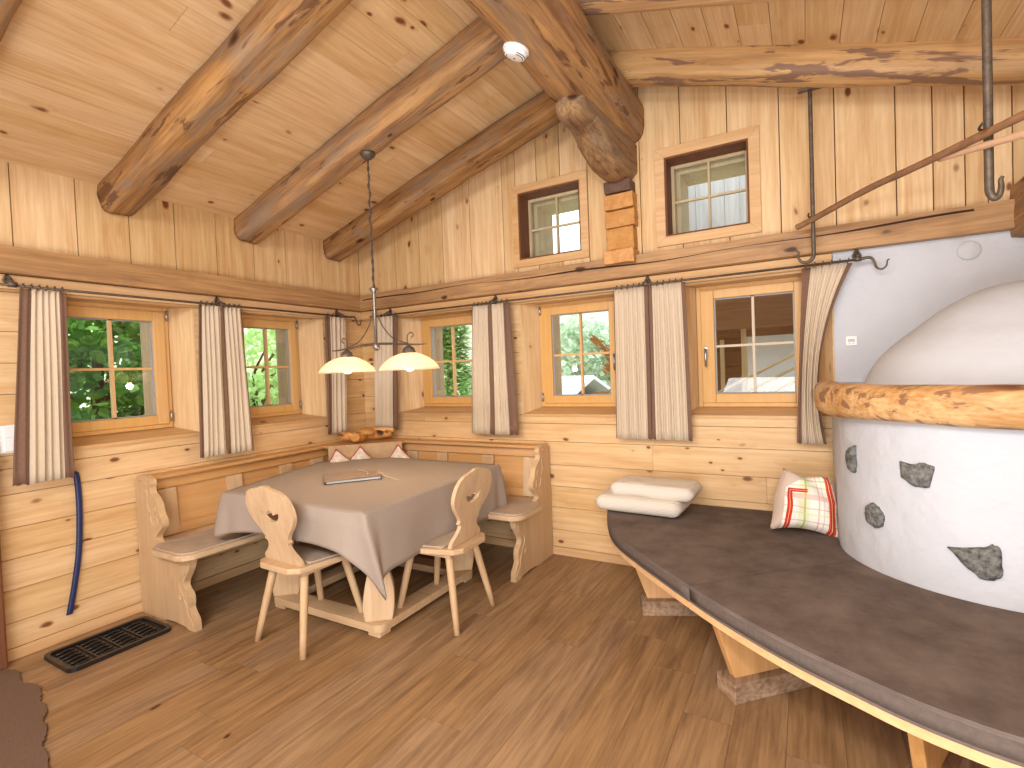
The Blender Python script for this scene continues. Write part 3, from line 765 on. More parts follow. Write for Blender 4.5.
# carved end panels (profile d = distance from wall, z)
back_p = [(.0, 0), (.0, .855), (.03, .875), (.085, .885), (.14, .88), (.185, .862), (.195, .835), (.185, .81), (.20, .775), (.245, .745), (.275, .71), (.29, .66), (.32, .62), (.318, .58), (.27, .54), (.235, .505), (.25, .47), (.60, .432)]
front_p = [(.585, .40), (.568, .36), (.53, .31), (.505, .27), (.515, .235), (.55, .205), (.555, .16), (.55, .13), (.57, .095), (.598, .06), (.602, 0), (.56, 0)]
endp = [(p.x if p.y < .48 else p.x*.93, p.y) for p in cr([(a, b, 0) for a, b in back_p[1:-1]], 3)]
endp = [(0, 0)]+endp+[(.60, .432)]+[(p.x, p.y) for p in cr([(a, b, 0) for a, b in front_p[:11]], 3)]+[(.602, 0), (.53, 0), (.50, .012), (.40, .018), (.30, .012), (.27, 0)]
for wl in (0, 1):
    m = MB()
    if wl == 0: F = lambda d, o, z: (d+.013, -1.985+o, z)
    else: F = lambda d, o, z: (1.965-o, -d-.013, z)
    m.prism([endp], lambda a, b: F(a, -.02, b), lambda a, b: F(a, .02, b))
    ep = BB(m, 'end_panel', furn('z'), bevel=.004)
    # carved lines
    for pts in ([(.13, .80), (.15, .76), (.14, .71), (.17, .66), (.22, .655), (.23, .69), (.20, .70)], [(.17, .64), (.18, .60), (.22, .57), (.25, .59), (.24, .63), (.21, .62)],
                [(.55, .38), (.53, .33), (.48, .30), (.46, .26), (.48, .22), (.50, .19), (.47, .165), (.45, .19)], [(.50, .18), (.53, .14), (.535, .10), (.57, .06), (.59, .03)],
                [(.05, .845), (.09, .858), (.13, .845), (.12, .82), (.09, .825)]):
        for off in ((-.0215,) if wl == 0 else (-.0215, .0215)):
            m = MB(); m.tube([F(p.x, off, p.y) for p in cr([(a, b, 0) for a, b in pts], 5)], .0035, 6); BB(m, 'carving', furn('z'), ep)
# backrests
def backrest(wall, a0, a1):
    def T(a, d, z): return (d, a, z) if wall == 'L' else (a, -d, z)
    ax = 'y' if wall == 'L' else 'x'
    def bx(m, a0, a1, d0, d1, z0, z1, lean=.04):
        q = [(a0, d0, z0), (a1, d0, z0), (a1, d1, z0), (a0, d1, z0), (a0, d0, z1), (a1, d0, z1), (a1, d1, z1), (a0, d1, z1)]
        m.hexa([T(a, d+.0+lean*(.85-z)/.4, z) for a, d, z in q])
    m = MB(); bx(m, a0, a1, .04, .06, .47, .84); BB(m, 'inset_panel', furn_o(ax))
    m = MB(); bx(m, a0, a1, .055, .08, .775, .845); BB(m, 'top_rail', furn_o(ax), bevel=.003)
    m = MB(); bx(m, a0, a1, .055, .08, .467, .53); BB(m, 'bottom_rail', furn_o(ax), bevel=.003)
    n = 3 if wall == 'L' else 3
    xs = [a0+.04+(a1-a0-.08)*i/n for i in range(n+1)]
    for c in ((-1.86, -1.40, -.97, -.66) if wall == 'L' else (.66, .99, 1.46, 1.85)):
        m = MB(); bx(m, c-.055, c+.055, .058, .088, .47, .772); BB(m, 'stile', furn('z'), bevel=.003)
    m = MB(); q0, q1 = T(a0, .0, 0), T(a1, .125, 0)
    m.box(min(q0[0], q1[0])+(.0), max(q0[0], q1[0]), min(q0[1], q1[1]), max(q0[1], q1[1])-.0, .846, .868)
    BB(m, 'top_shelf', furn_o(ax), bevel=.004)
backrest('L', -1.964, -.13); backrest('B', .13, 1.944)
# diagonal corner back and shelf
m = MB(); A, Bp = Vector((.16, -.60)), Vector((.60, -.16)); nrm = Vector((1, -1)).normalized()*.02
m.hexa([(A.x, A.y, .47), (A.x+nrm.x, A.y+nrm.y, .47), (Bp.x+nrm.x, Bp.y+nrm.y, .47), (Bp.x, Bp.y, .47), (A.x, A.y, .868), (A.x+nrm.x, A.y+nrm.y, .868), (Bp.x+nrm.x, Bp.y+nrm.y, .868), (Bp.x, Bp.y, .868)])
BB(m, 'corner_back', furn('x'), bevel=.003)
slab([(.126, -.60), (.16, -.60), (.60, -.16), (.60, -.126), (.0, -.126), (.126, -.126)][:4]+[(.126, -.126)], .846, .866, 'corner_shelf', furn_o('x'))
# aprons under the seat against the wall
m = MB(); m.box(.42, .445, -1.96, -.45, .36, .432); BB(m, 'apron', furn('y'), bevel=.003)
m = MB(); m.box(.45, 1.94, -.445, -.42, .36, .432); BB(m, 'apron', furn('x'), bevel=.003)

# root ornament on the corner shelf
m = MB()
for pts, r0 in (([(.30, -.46, .90), (.26, -.38, .885), (.24, -.30, .915), (.32, -.24, .90), (.40, -.16, .905)], .035), ([(.24, -.36, .90), (.20, -.44, .90), (.155, -.50, .915)], .026),
                ([(.26, -.30, .91), (.34, -.22, .935), (.44, -.17, .93)], .02), ([(.25, -.34, .905), (.30, -.36, .93), (.36, -.32, .925)], .02)):
    p = cr(pts, 6); m.tube(p, [r0*1.45*(.35+.65*math.sin(PI*(.15+.7*i/(len(p)-1))))*(1+.25*noise.noise(q*30)) for i, q in enumerate(p)], 10)
zmin = min(v.co.z for v in m.b.verts)
for v in m.b.verts: v.co.z += .868-zmin; v.co.x = (v.co.x-.28)*1.12+.31; v.co.y = (v.co.y+.30)*1.1-.28
o = m.build('root_ornament', wood('root_wood', 'dca25c', '8a4e28', 'x', knots=.4, knotsize=.03, cell=.1, kcol='3e2010', patches=('4a2a1a', .6, .9)))
tag(o, 'gnarled polished root ornament on the corner shelf between two curtains', 'ornament')

# cushions
def plaid_mat(key, base, stripes, bg2=None):
    if key in MATS: return MATS[key]
    t = NT(key); tc = t.new('ShaderNodeTexCoord'); sp = t.new('ShaderNodeSeparateXYZ'); t.l(tc.outputs['UV'], sp.inputs[0])
    c = lin(base); c0 = None
    for (ax, pos, hw, col, st) in stripes:
        f = t.math('LESS_THAN', t.math('ABSOLUTE', t.math('SUBTRACT', sp.outputs[ax], pos)), hw)
        c0 = t.mix(t.math('MULTIPLY', f, st), c if c0 is None else c0, lin(col))
    t.l(c0, t.b.inputs['Base Color']); t.b.inputs['Roughness'].default_value = .9; t.b.inputs['Specular IOR Level'].default_value = .1
    MATS[key] = t.m; return t.m
def pillow_face(w, h, th, sign, name, mat, par, N=22, wob=0, pinch=0):
    m = MB(); uv = m.b.loops.layers.uv.new('UVMap'); V = []
    for j in range(N+1):
        row = []
        for i in range(N+1):
            u, v = i/N*2-1, j/N*2-1
            e = (1-abs(u)**2.6)*(1-abs(v)**2.6); d = th*max(0, e)**.42
            x = u*w/2*(1-.10*(1-v*v)*abs(u)**2)*(1-.36*pinch*max(0, v)**1.2); z = v*h/2*(1-(.10+.10*pinch)*(1-u*u)*abs(v)**2)*(1-.10*pinch*(u > 0)*u*u*max(0, v))
            nz = noise.noise(Vector((u*1.7, v*1.7, wob)))*.12*th*(1+pinch*1.5)+pinch*.010*math.sin(7*u+4*v)*e+.25*th*pinch*math.exp(-((u+.1)**2+(v-.7)**2)*9)*-1
            row.append(m.b.verts.new((x, sign*(d+nz*(e > .02)), z)))
        V.append(row)
    for j in range(N):
        for i in range(N):
            f = m._f([V[j][i], V[j][i+1], V[j+1][i+1], V[j+1][i]], .5, True)
            for l, (a, b) in zip(f.loops, ((i, j), (i+1, j), (i+1, j+1), (i, j+1))): l[uv].uv = (a/N, b/N)
    return m.build(name, mat, par)
def cushion(loc, rot, w, h, th, fm, bm_, label, piping=None, group=None, pinch=0):
    r = empty('cushion', loc, 0, label, 'cushion', group); r.rotation_euler = rot
    pillow_face(w, h, th, -1, 'front_cover', fm, r, wob=1.0, pinch=pinch); pillow_face(w, h, th, 1, 'back_cover', bm_, r, wob=2.0, pinch=pinch)
    if piping:
        m = MB(); pts = []
        N = 24
        per = [(-1+2*i/N, -1) for i in range(N)]+[(1, -1+2*i/N) for i in range(N)]+[(1-2*i/N, 1) for i in range(N)]+[(-1, 1-2*i/N) for i in range(N+1)]
        for u, v in per: pts.append((u*w/2*(1-.10*(1-v*v)*abs(u)**2)*(1-.22*pinch*max(0, v)), 0, v*h/2*(1-.10*(1-u*u)*abs(v)**2)))
        m.tube(pts, .006, 6, cap=False); m.build('piping', piping, r)
    return r
red, green, grey = 'c03a30', 'a9bf6e', '9a8f8c'
def rect_plaid():
    t = NT('plaid_fabric'); tc = t.new('ShaderNodeTexCoord'); sp = t.new('ShaderNodeSeparateXYZ'); t.l(tc.outputs['UV'], sp.inputs[0]); U, V = sp.outputs[0], sp.outputs[1]
    def band(x, a, b): return t.math('MULTIPLY', t.math('GREATER_THAN', x, a), t.math('LESS_THAN', x, b))
    c = lin('efe6da')
    for (u0, u1, v0, v1, col, st) in ((.34, .50, -1, 2, 'd8d8a8', .6), (.42, .45, -1, 2, green, .9), (.62, .64, -1, 2, 'cf8f88', .6), (.70, .71, -1, 2, grey, .6), (.93, .95, -1, 2, grey, .6),
            (-1, 2, .14, .155, grey, .6), (-1, 2, .26, .29, 'cdd8a0', .6), (-1, 2, .36, .375, 'cf8f88', .6), (-1, 2, .50, .58, 'd9a09a', .55), (-1, 2, .70, .73, green, .5), (-1, 2, .82, .85, green, .8),
            (.17, .25, -1, .66, red, 1), (.17, .46, .60, .66, red, 1), (.205, .213, -1, .63, 'f0b080', 1), (.21, .46, .627, .634, 'f0b080', 1),
            (.78, .90, -1, 2, red, 1), (.83, .84, -1, 2, 'f0d9a0', 1), (.795, .80, -1, 2, 'e88858', 1), (.88, .885, -1, 2, 'e88858', 1)):
        f = t.math('MULTIPLY', t.math('MULTIPLY', band(U, u0, u1), band(V, v0, v1)), st); c = t.mix(f, c, lin(col))
    m1 = t.math('LESS_THAN', U, t.math('MULTIPLY_ADD', t.math('SUBTRACT', V, .66, clamp=True), 1.3, .13))
    c = t.mix(m1, c, lin('c7b3a4'))
    t.l(c, t.b.inputs['Base Color']); t.b.inputs['Roughness'].default_value = .9; t.b.inputs['Specular IOR Level'].default_value = .1; return t.m
plaid = rect_plaid()
beige_c = plain('cushion_beige', 'c7b3a4', .9, noise_amt=.3, nscale=60, spec=.1)
cushion((3.722, -.385, .662), (math.radians(-24), math.radians(8), math.radians(14)), .35, .36, .09, plaid, beige_c, 'red, green and white plaid cushion leaning beside the white stove on the bench', None, pinch=1)
floral = plain('cushion_floral', 'e8dccf', .9, noise_amt=.55, nscale=28, col2=(150, 132, 118), spec=.1)
redp = plain('cushion_piping_red', '9c2f2a', .8)
g = 'light cushions with red piping on the corner bench'
for loc, rz_, lab, ti in (((.44, -.72, .662), 55, 'leftmost pale cushion with dark red piping, standing behind the table corner', 38), ((.50, -.56, .662), 45, 'pale cushion with red piping in the middle of the corner seat', 45),
                          ((.75, -.37, .655), 25, 'rightmost pale cushion with bright red piping, standing behind the table', 40)):
    cushion(loc, (math.radians(-14), 0, math.radians(rz_)), .30, .30, .05, floral, floral, lab, redp, g)
    r = [o for o in COL.objects if o.name.startswith('cushion') and o.get('label') == lab][0]
    M = Matrix.Rotation(math.radians(rz_), 4, 'Z') @ Matrix.Rotation(math.radians(-12), 4, 'X') @ Matrix.Rotation(math.radians(ti), 4, 'Y')
    r.rotation_euler = M.to_euler()

# ------------------------------------------------------------------ dining table
tb = empty('dining_table', (1.15, -1.1, 0), 0, 'light pine dining table with curved legs and a floor frame, under a cloth', 'table')
def TB(m, name, mat, par=None, **k):
    for v in m.b.verts: v.co -= tb.location
    return m.build(name, mat, par or tb, **k)
TOP = [(.62, -1.76), (1.79, -1.79), (1.75, -.47), (.72, -.47), (.32, -.80)]
slab(TOP, .73, .765, 'tabletop', furn('x'), tb, TB, bevel=.006)
# floor frame
fr = rr(.74, 1.68, -1.60, -.66, .05, (1, 1, 1, 1)); inner = [(.86, -1.48), (1.56, -1.48), (1.56, -.78), (.86, -.78)]
m = MB(); m.prism([fr, inner], lambda a, b: (a, b, .03), lambda a, b: (a, b, .075)); TB(m, 'floor_frame', furn('x'), bevel=.008)
for (x, y) in ((.80, -1.54), (1.62, -1.54), (1.62, -.72), (.80, -.72)):
    m = MB(); m.box(x-.045, x+.045, y-.045, y+.045, 0, .03); TB(m, 'foot', furn('x'), bevel=.005)
lp = [(-.075, .075), (-.085, .16), (-.07, .27), (-.045, .38), (-.04, .48), (-.07, .60), (-.09, .70), (.09, .70), (.07, .60), (.055, .50), (.065, .38), (.088, .27), (.09, .16), (.075, .075)]
lps = [(p.x, p.y) for p in cr([(a, b, 0) for a, b in lp[:7]], 5)]+[(p.x, p.y) for p in cr([(a, b, 0) for a, b in lp[7:]], 5)]
for (x, y, s) in ((.81, -1.53, 1), (1.61, -1.53, 1), (1.61, -.73, 1), (.81, -.73, 1)):
    c, sn = math.cos(math.radians(40)), math.sin(math.radians(40)); sx_ = -1 if (x > 1.2) == (y > -1.1) else 1
    sx_ = 1
    m = MB(); f = lambda a, o, b: (x+a*c*sx_-o*sn*.0+o*-sn, y+a*sn+o*c, b)
    m.prism([lps], lambda a, b: f(a, -.03, b), lambda a, b: f(a, .03, b)); TB(m, 'leg', furn('z'), bevel=.006)
m = MB(); m.box(.84, 1.58, -1.55, -1.52, .66, .73); m.box(.84, 1.58, -.74, -.71, .66, .73); m.box(.82, .85, -1.52, -.74, .66, .73); m.box(1.57, 1.60, -1.52, -.74, .66, .73); TB(m, 'apron', furn('x'))

# tablecloth
def cloth():
    P = [Vector(p) for p in [(.595, -1.79), (1.82, -1.82), (1.78, -.44), (.71, -.44), (.285, -.80)]]
    n = len(P); pts = []; rad = .03
    per = []; 
    for i in range(n):
        a, b = P[i], P[(i+1) % n]; L = (b-a).length; k = max(8, int(L/.012))
        for j in range(k): per.append((a.lerp(b, j/k), i, j/k, L))
    N = len(per)
    # smooth the corner a touch, outward normals
    pos = [q[0] for q in per]
    sm = [(pos[i-1]+pos[i]*2+pos[(i+1) % N])/4 for i in range(N)]
    nr = []
    for i in range(N):
        t = (pos[(i+6) % N]-pos[i-6]).normalized(); nr.append(Vector((t.y, -t.x)))
    #        near-left  near-right far-right far-left  left
    cd = {0: .26, 1: .47, 2: .31, 3: .22, 4: .22}
    ed = {0: (.215, .185), 1: (.33, .33), 2: (.25, .2), 3: (.2, .2), 4: (.2, .2)}
    drop = []; corner = []; c1 = []
    for (q, i, t, L) in per:
        a, b = ed[i]; base = a+(b-a)*min(1, max(0, t))
        c = 0; d1 = t*L; d2 = (1-t)*L
        w = {0: .10, 1: .075, 2: .09, 3: .1, 4: .1}
        w1 = math.exp(-(d1/w[i])**1.3); j = (i+1) % n; w2 = math.exp(-(d2/w[j])**1.3)
        base = base+(cd[i]-base)*w1+(cd[j]-base)*w2
        c1.append(w1 if i == 1 else (w2 if j == 1 else 0)); drop.append(base); corner.append((w1 if cd[i] > .25 else 0)+(w2 if cd[j] > .25 else 0))
    m = MB(); R = []
    C = sum((p for p in P), Vector((0, 0)))/n
    ztop = .772
    for s in (.02, .25, .5, .75, .93):
        R.append([(C.x+(p.x-C.x)*s, C.y+(p.y-C.y)*s, ztop) for p in sm])
    K = 12
    for k in range(0, K+1):
        f = k/K; row = []
        for i in range(N):
            d = drop[i]; zz_ = ztop-.004-d*f
            if k == 0: zz_ = ztop; o = 0
            else:
                o = .012*min(1, f*4)+(.008*math.sin(i*.16)+.010*math.sin(i*.07+1.3))*f+corner[i]*(.055*f*(1-.35*f)+.022*math.sin(i*.5)*f)
            if k == 1: zz_ = ztop-.010; 
            p = sm[i]+nr[i]*(o-c1[i]*.05*f)+Vector((.015, .12))*c1[i]*f
            zz_ += .012*noise.noise(Vector((i*.02, 3, 0)))*f
            row.append((p.x, p.y, zz_))
        R.append(row)
    m.rings(R, cap=False)
    m._f([m.b.verts[:][0]]*0 or list(reversed([v for v in list(m.b.verts)[:N]])), .5)
    return m
m = cloth(); o = m.build('tablecloth', clothm(), solid=.002)
tag(o, 'grey-brown linen tablecloth hanging in folds over the dining table', 'tablecloth')

# folder with ribbon
fd = empty('menu_folder', (1.07, -1.18, .775), math.radians(50.6), 'slim brown folder with dark blue edges and a pale cord on the tablecloth', 'folder')
# near edge runs (1.118,-1.412)->(1.338,-1.144); depth to (.807,-1.186)
m = MB(); m.box(-.18, .175, -.155, .155, .0, .003); m.build('bottom_cover', plain('folder_blue', '3a4258', .5), fd, bevel=.001)
m = MB(); m.box(-.17, .168, -.145, .148, .003, .015); m.build('pages', plain('paper_white', 'dedcd8', .8), fd)
m = MB(); m.hexa([(-.182, -.157, .016), (.177, -.157, .022), (.177, .157, .016), (-.182, .157, .016), (-.182, -.157, .020), (.177, -.157, .026), (.177, .157, .020), (-.182, .157, .020)]); m.build('top_cover', plain('folder_brown', '9a8676', .7, noise_amt=.3, nscale=12), fd, bevel=.0015)
m = MB(); m.tube(cr([(.05, .15, .0215), (.08, .08, .0235), (.098, -.01, .0265), (.09, -.09, .0275)], 8), .0022, 6)
m.tube(cr([(.165, -.04, .027), (.183, -.06, .022), (.20, -.085, .006), (.228, -.155, .003), (.268, -.281, .003)], 8), .0022, 6); m.build('cord', plain('cord_cream', 'e4d4ba', .8), fd)

# ------------------------------------------------------------------ chairs
def make_chair():
    r = empty('dining_chair')
    # seat: front wider, local +y is forward
    seat = [(-.175, -.20), (-.12, -.235), (.12, -.235), (.175, -.20), (.185, -.14), (.215, .02), (.225, .16), (.20, .21), (-.20, .21), (-.225, .16), (-.215, .02), (-.185, -.14)]
    m = MB(); m.prism([seat], lambda a, b: (a, b, .428), lambda a, b: (a, b, .46)); m.build('seat', furn('y'), r, bevel=.008)
    pad = [(-.165, -.13), (.165, -.13), (.195, .02), (.20, .15), (.18, .19), (-.18, .19), (-.20, .15), (-.195, .02)]
    m = MB(); m.prism([pad], lambda a, b: (a, b, .46), lambda a, b: (a, b, .471)); m.build('seat_pad', suede(), r, bevel=.006)
    for (sx_, sy_) in ((-1, -1), (1, -1), (1, 1), (-1, 1)):
        top = (sx_*.13, sy_*.13-.01, .429); bot = (sx_*(.20 if sy_ < 0 else .195), sy_*.215-.01, 0)
        m = MB(); m.tube([Vector(top).lerp(Vector(bot), t) for t in (0, .25, .5, .75, 1)], [.023, .022, .021, .019, .0165], 10); m.build('leg', furn('z'), r)
    for sx_ in (-1, 1):
        m = MB(); m.box(sx_*.13-.03, sx_*.13+.03, -.17, .15, .405, .428); m.build('cleat', furn('y'), r, bevel=.004)
    h = [(.155, .0), (.15, .03), (.115, .06), (.09, .09), (.088, .115), (.108, .125), (.10, .14), (.125, .175), (.165, .215), (.195, .26), (.20, .30), (.19, .34), (.165, .375), (.125, .398), (.075, .408), (.04, .415), (.025, .422), (0, .424)]
    h = [(a, b*1.06) for a, b in h]
    hs = [(p.x, p.y) for p in cr([(a, b, 0) for a, b in h], 4)]
    out = hs+[(-a, b) for a, b in reversed(hs[:-1])]
    hole = []
    for i in range(13):   # lower arc of the smile-shaped grip hole
        a = PI+PI*i/12; hole.append((.078*math.cos(a), .30+.058*math.sin(a)))
    hole += [(.06, .297), (.042, .288), (.028, .283), (.02, .298), (.0, .310), (-.02, .298), (-.028, .283), (-.042, .288), (-.06, .297)]
    m = MB(); tl = math.radians(13)
    def f(a, b, o): return (a, -.165-b*math.sin(tl)+o, .46+b*math.cos(tl)-.001)
    m.prism([out, hole], lambda a, b: f(a, b, -.012), lambda a, b: f(a, b, .012)); m.build('backrest', furn('z'), r, bevel=.005)
    return r
ch = make_chair(); ch.location = (1.255, -1.685, 0); ch.rotation_euler = (0, 0, math.radians(-2))
tag(ch, 'light pine chair with heart-shaped back at the front side of the table', 'chair', 'carved pine chairs at the table')
c2 = copy_tree(ch); c2.location = (1.80, -1.175, 0); c2.rotation_euler = (0, 0, math.radians(90+2))
tag(c2, 'light pine chair with heart-shaped back at the right side of the table', 'chair', 'carved pine chairs at the table')

# ------------------------------------------------------------------ stove
SC = Vector((4.5, -.5)); 
stove = empty('masonry_stove', (4.5, -.5, 0), 0, 'round white plastered stove with stone inlays, log rim and domed top', 'stove')
def SB(m, name, mat, par=None, **k):
    for v in m.b.verts: v.co -= stove.location
    return m.build(name, mat, par or stove, **k)
def spath(r, n=40):
    """plan outline from the wall round the front"""
    pts = [Vector((4.5-r, -.014)), Vector((4.5-r, -.18)), Vector((4.5-r, -.34))]
    for i in range(n+1):
        a = PI+PI*i/n; pts.append(SC+Vector((math.cos(a), math.sin(a)))*r)
    pts += [Vector((4.5+r, -.34)), Vector((4.5+r, -.014))]
    return pts
m = MB(); R = []
for j in range(30):
    z = 1.20*j/29; R.append([(p.x+.004*noise.noise(Vector((p.x*4, p.y*4, z*4))), p.y+.006*noise.noise(Vector((p.x*4+5, p.y*4, z*4))), z) for p in spath(.627)])
m.rings(R, cap=False, closed=False); 
top = R[-1]; vs = [m.b.verts.new(p) for p in top]; m._f(vs, .5)
SB(m, 'body', plaster())
# log rim
m = MB(); R = []
pa = spath(.652, 60); pa[0] = Vector((3.865, -.03))
for i, p in enumerate(pa):
    a = pa[max(i-1, 0)]; b = pa[min(i+1, len(pa)-1)]; t = (b-a).normalized(); nn = Vector((t.y, -t.x))  # outward?
    if (p+nn*.1-SC).length < (p-SC).length: nn = -nn
    s = i*.035; ring = []
    for k in range(18):
        an = 2*PI*k/18; ca, sa = math.cos(an), math.sin(an); q = (abs(ca)**3+abs(sa)**3)**(-1/3)
        q *= 1+.10*noise.noise(Vector((s*2.2, ca, sa)))+.05*noise.noise(Vector((s*7, ca*2, sa*2)))
        e = 1.0
        if i < 3: e = (.80, .95, 1.04)[i]
        ring.append((p.x+nn.x*(ca*q*.068*e), p.y+nn.y*(ca*q*.068*e), 1.254+sa*q*.080*e))
    R.append(ring)
m.rings(R); SB(m, 'log_rim', mantel_wood('x'))
# deck on the rim inside
m = MB(); vs = [m.b.verts.new((p.x, p.y, 1.31)) for p in spath(.64)]; m._f(vs, .5); vs = [m.b.verts.new((p.x, p.y, 1.19)) for p in spath(.62)]; m._f(vs, .5); SB(m, 'rim_top', plaster())
# dome
m = MB(); R = []
prof = [(.61, 1.30), (.59, 1.36), (.545, 1.44), (.475, 1.515), (.385, 1.59), (.30, 1.66), (.20, 1.72), (.10, 1.755), (.004, 1.765)]
pc = cr([(a, b, 0) for a, b in prof], 4)
DC = (4.60, -.52)
R = [[(DC[0]+q.x*math.cos(2*PI*k/48), DC[1]+q.x*.79*math.sin(2*PI*k/48)+.0, q.y) for k in range(48)] for q in pc]
m.rings(R, cap=True); SB(m, 'dome', dome_plaster())
# inlaid stones
def stone(a_deg, z, pts, seed):
    m = MB(); n = len(pts); A = math.radians(a_deg); r0 = .636
    def mp(u, v, o): aa = A+u/.634; return (4.5+(r0+o)*math.cos(aa), -.5+(r0+o)*math.sin(aa), z+v)
    rd_ = random.Random(seed); pp = []
    for (a, b), (c_, d_) in zip(pts, pts[1:]+pts[:1]):
        for k in range(3): pp.append((a+(c_-a)*k/3+(rd_.uniform(-.003, .003) if k else 0), b+(d_-b)*k/3+(rd_.uniform(-.003, .003) if k else 0)))
    R = []
    for s, o in ((1.03, -.012), (1.0, .004), (.9, .010), (.6, .013), (.25, .014), (.02, .014)):
        R.append([mp(u*s, v*s, o+.003*noise.noise(Vector((u*60, v*60, seed)))) for u, v in pp])
    m.rings(R); SB(m, 'inlaid_stone', plain('stone_grey', '86857f', .85, noise_amt=.95, nscale=45, col2=(48, 48, 46), bump=1.0, bscale=70))
def ang(x, y): return math.degrees(math.atan2(y+.5, x-4.5))
stone(ang(3.913, -.755), .975, [(-.035, 0), (-.028, .035), (-.005, .055), (.03, .068), (.03, .02), (.033, -.03), (.02, -.06), (-.015, -.05)], 1)
stone(ang(3.986, -.882), .746, [(-.047, .005), (-.04, .035), (-.01, .056), (.02, .045), (.047, .01), (.04, -.035), (.01, -.052), (-.03, -.04)], 2)
stone(ang(4.119, -1.014), .965, [(-.06, .045), (-.02, .038), (.03, .05), (.062, .04), (.055, .0), (.045, -.045), (.0, -.05), (-.055, -.02)], 3)
stone(ang(4.285, -1.102), .665, [(-.085, .03), (-.02, .042), (.02, .052), (.045, .07), (.065, .06), (.07, .01), (.072, -.04), (.05, -.062), (.01, -.065), (-.04, -.02)], 4)
stone(ang(4.05, -.95), .40, [(-.04, .03), (.0, .04), (.05, .02), (.04, -.03), (-.03, -.04)], 5) if False else None

# wall fittings on the plaster
th = empty('thermostat', (3.977, -.014, 1.552), 0, 'small white wall plate on the plaster left of the stove dome', 'wall plate')
m = MB(); m.box(-.028, .028, -.008, 0, -.028, .028); m.build('plate', wh, th, bevel=.003)
m = MB(); m.box(-.017, .017, -.0105, -.008, -.006, .012); m.build('display', plain('display_grey', 'b9bab9', .4), th)
for s in (-1, 1):
    m = MB(); m.box(s*.01-.004, s*.01+.004, -.0105, -.008, -.018, -.012); m.build('button', plain('display_grey', 'b9bab9'), th)
vc = empty('vent_cover', (4.511, -.014, 2.0), 0, 'round white painted cover high on the plaster wall', 'vent cover')
m = MB(); m.lathe([(.05, 0), (.05, .006), (.046, .010), (.001, .011)], n=32); o = m.build('cap', plaster(), vc); o.rotation_euler = (PI/2, 0, 0)

# ------------------------------------------------------------------ curved bench round the stove
cb = empty('curved_bench', (3.4, -.8, 0), 0, 'curved wooden bench wrapping the white stove on trestle legs', 'bench')
def CB(m, name, mat, par=None, **k):
    for v in m.b.verts: v.co -= cb.location
    return m.build(name, mat, par or cb, **k)
outer = [(2.50, -.018), (2.54, -.25), (2.615, -.50), (2.76, -.80), (2.98, -1.06), (3.335, -1.42), (3.54, -1.60), (3.70, -1.72), (3.84, -1.805), (3.95, -1.868), (4.06, -1.915), (4.19, -1.95), (4.45, -1.98), (4.75, -1.95), (5.0, -1.86)]
oc = [Vector((p.x, p.y)) for p in cr([(a, b, 0) for a, b in outer], 6)]
def inner_edge(r): 
    pts = [Vector((4.5-r, -.018)), Vector((4.5-r, -.25))]
    for i in range(25):
        a = PI+math.radians(118)*i/24; pts.append(SC+Vector((math.cos(a), math.sin(a)))*r)
    return pts
ie = inner_edge(.63)
def inset(path, d):
    out = []
    for i, p in enumerate(path):
        t = (path[min(i+1, len(path)-1)]-path[max(i-1, 0)]).normalized(); out.append(p+Vector((-t.y, t.x))*d)
    return out
ob = inset(oc, .006); ob[0] = Vector((2.507, -.018))
poly = [(p.x, p.y) for p in ob]+[(p.x, p.y) for p in reversed(ie)]
m = MB(); m.prism([poly], lambda a, b: (a, b, .392), lambda a, b: (a, b, .425)); CB(m, 'seat_board', wood('bench_board', 'dcb585', 'c29460', 'x', knots=.1), bevel=.008)
# mattresses: split along a radial line
def near(path, q): return min(range(len(path)), key=lambda i: (path[i]-Vector(q)).length)
k1, j1 = near(oc, (3.31, -1.39)), near(ie, (3.95, -.76))
def mattress(o_, i_, label, sm=0):
    poly = [(p.x, p.y) for p in o_]+[(p.x, p.y) for p in reversed(i_)]
    r = empty('seat_mattress', (o_[len(o_)//2].x, o_[len(o_)//2].y, .426), 0, label, 'seat cushion', 'dark brown fitted mattresses on the curved bench')
    def RB(m, name, mat, **k):
        for v in m.b.verts: v.co -= r.location
        return m.build(name, mat, r, **k)
    m = MB(); m.prism([poly], lambda a, b: (a, b, .426), lambda a, b: (a, b, .50)); RB(m, 'cover', mattm(), bevel=.014)
    m = MB(); m.tube([(p.x, p.y, .494) for p in inset(o_, .003)], .0035, 6); RB(m, 'seam', matte_side())
    m = MB(); a, b = inset(o_, -.0012), inset(o_, .004); R = [[(p.x, p.y, .437), (p.x, p.y, .485), (q.x, q.y, .485), (q.x, q.y, .437)] for p, q in zip(a, b)]; m.rings(R, smooth=True); RB(m, 'border', matte_side())
    return r
e = .002
mattress(oc[:k1+1], ie[:j1+1], 'dark brown suede mattress on the curved bench under the folded blanket')
mattress([oc[k1]+Vector((.005, -.003))]+oc[k1+1:], [ie[j1]+Vector((.003, -.004))]+ie[j1+1:], 'dark brown suede mattress on the curved bench in the right foreground')
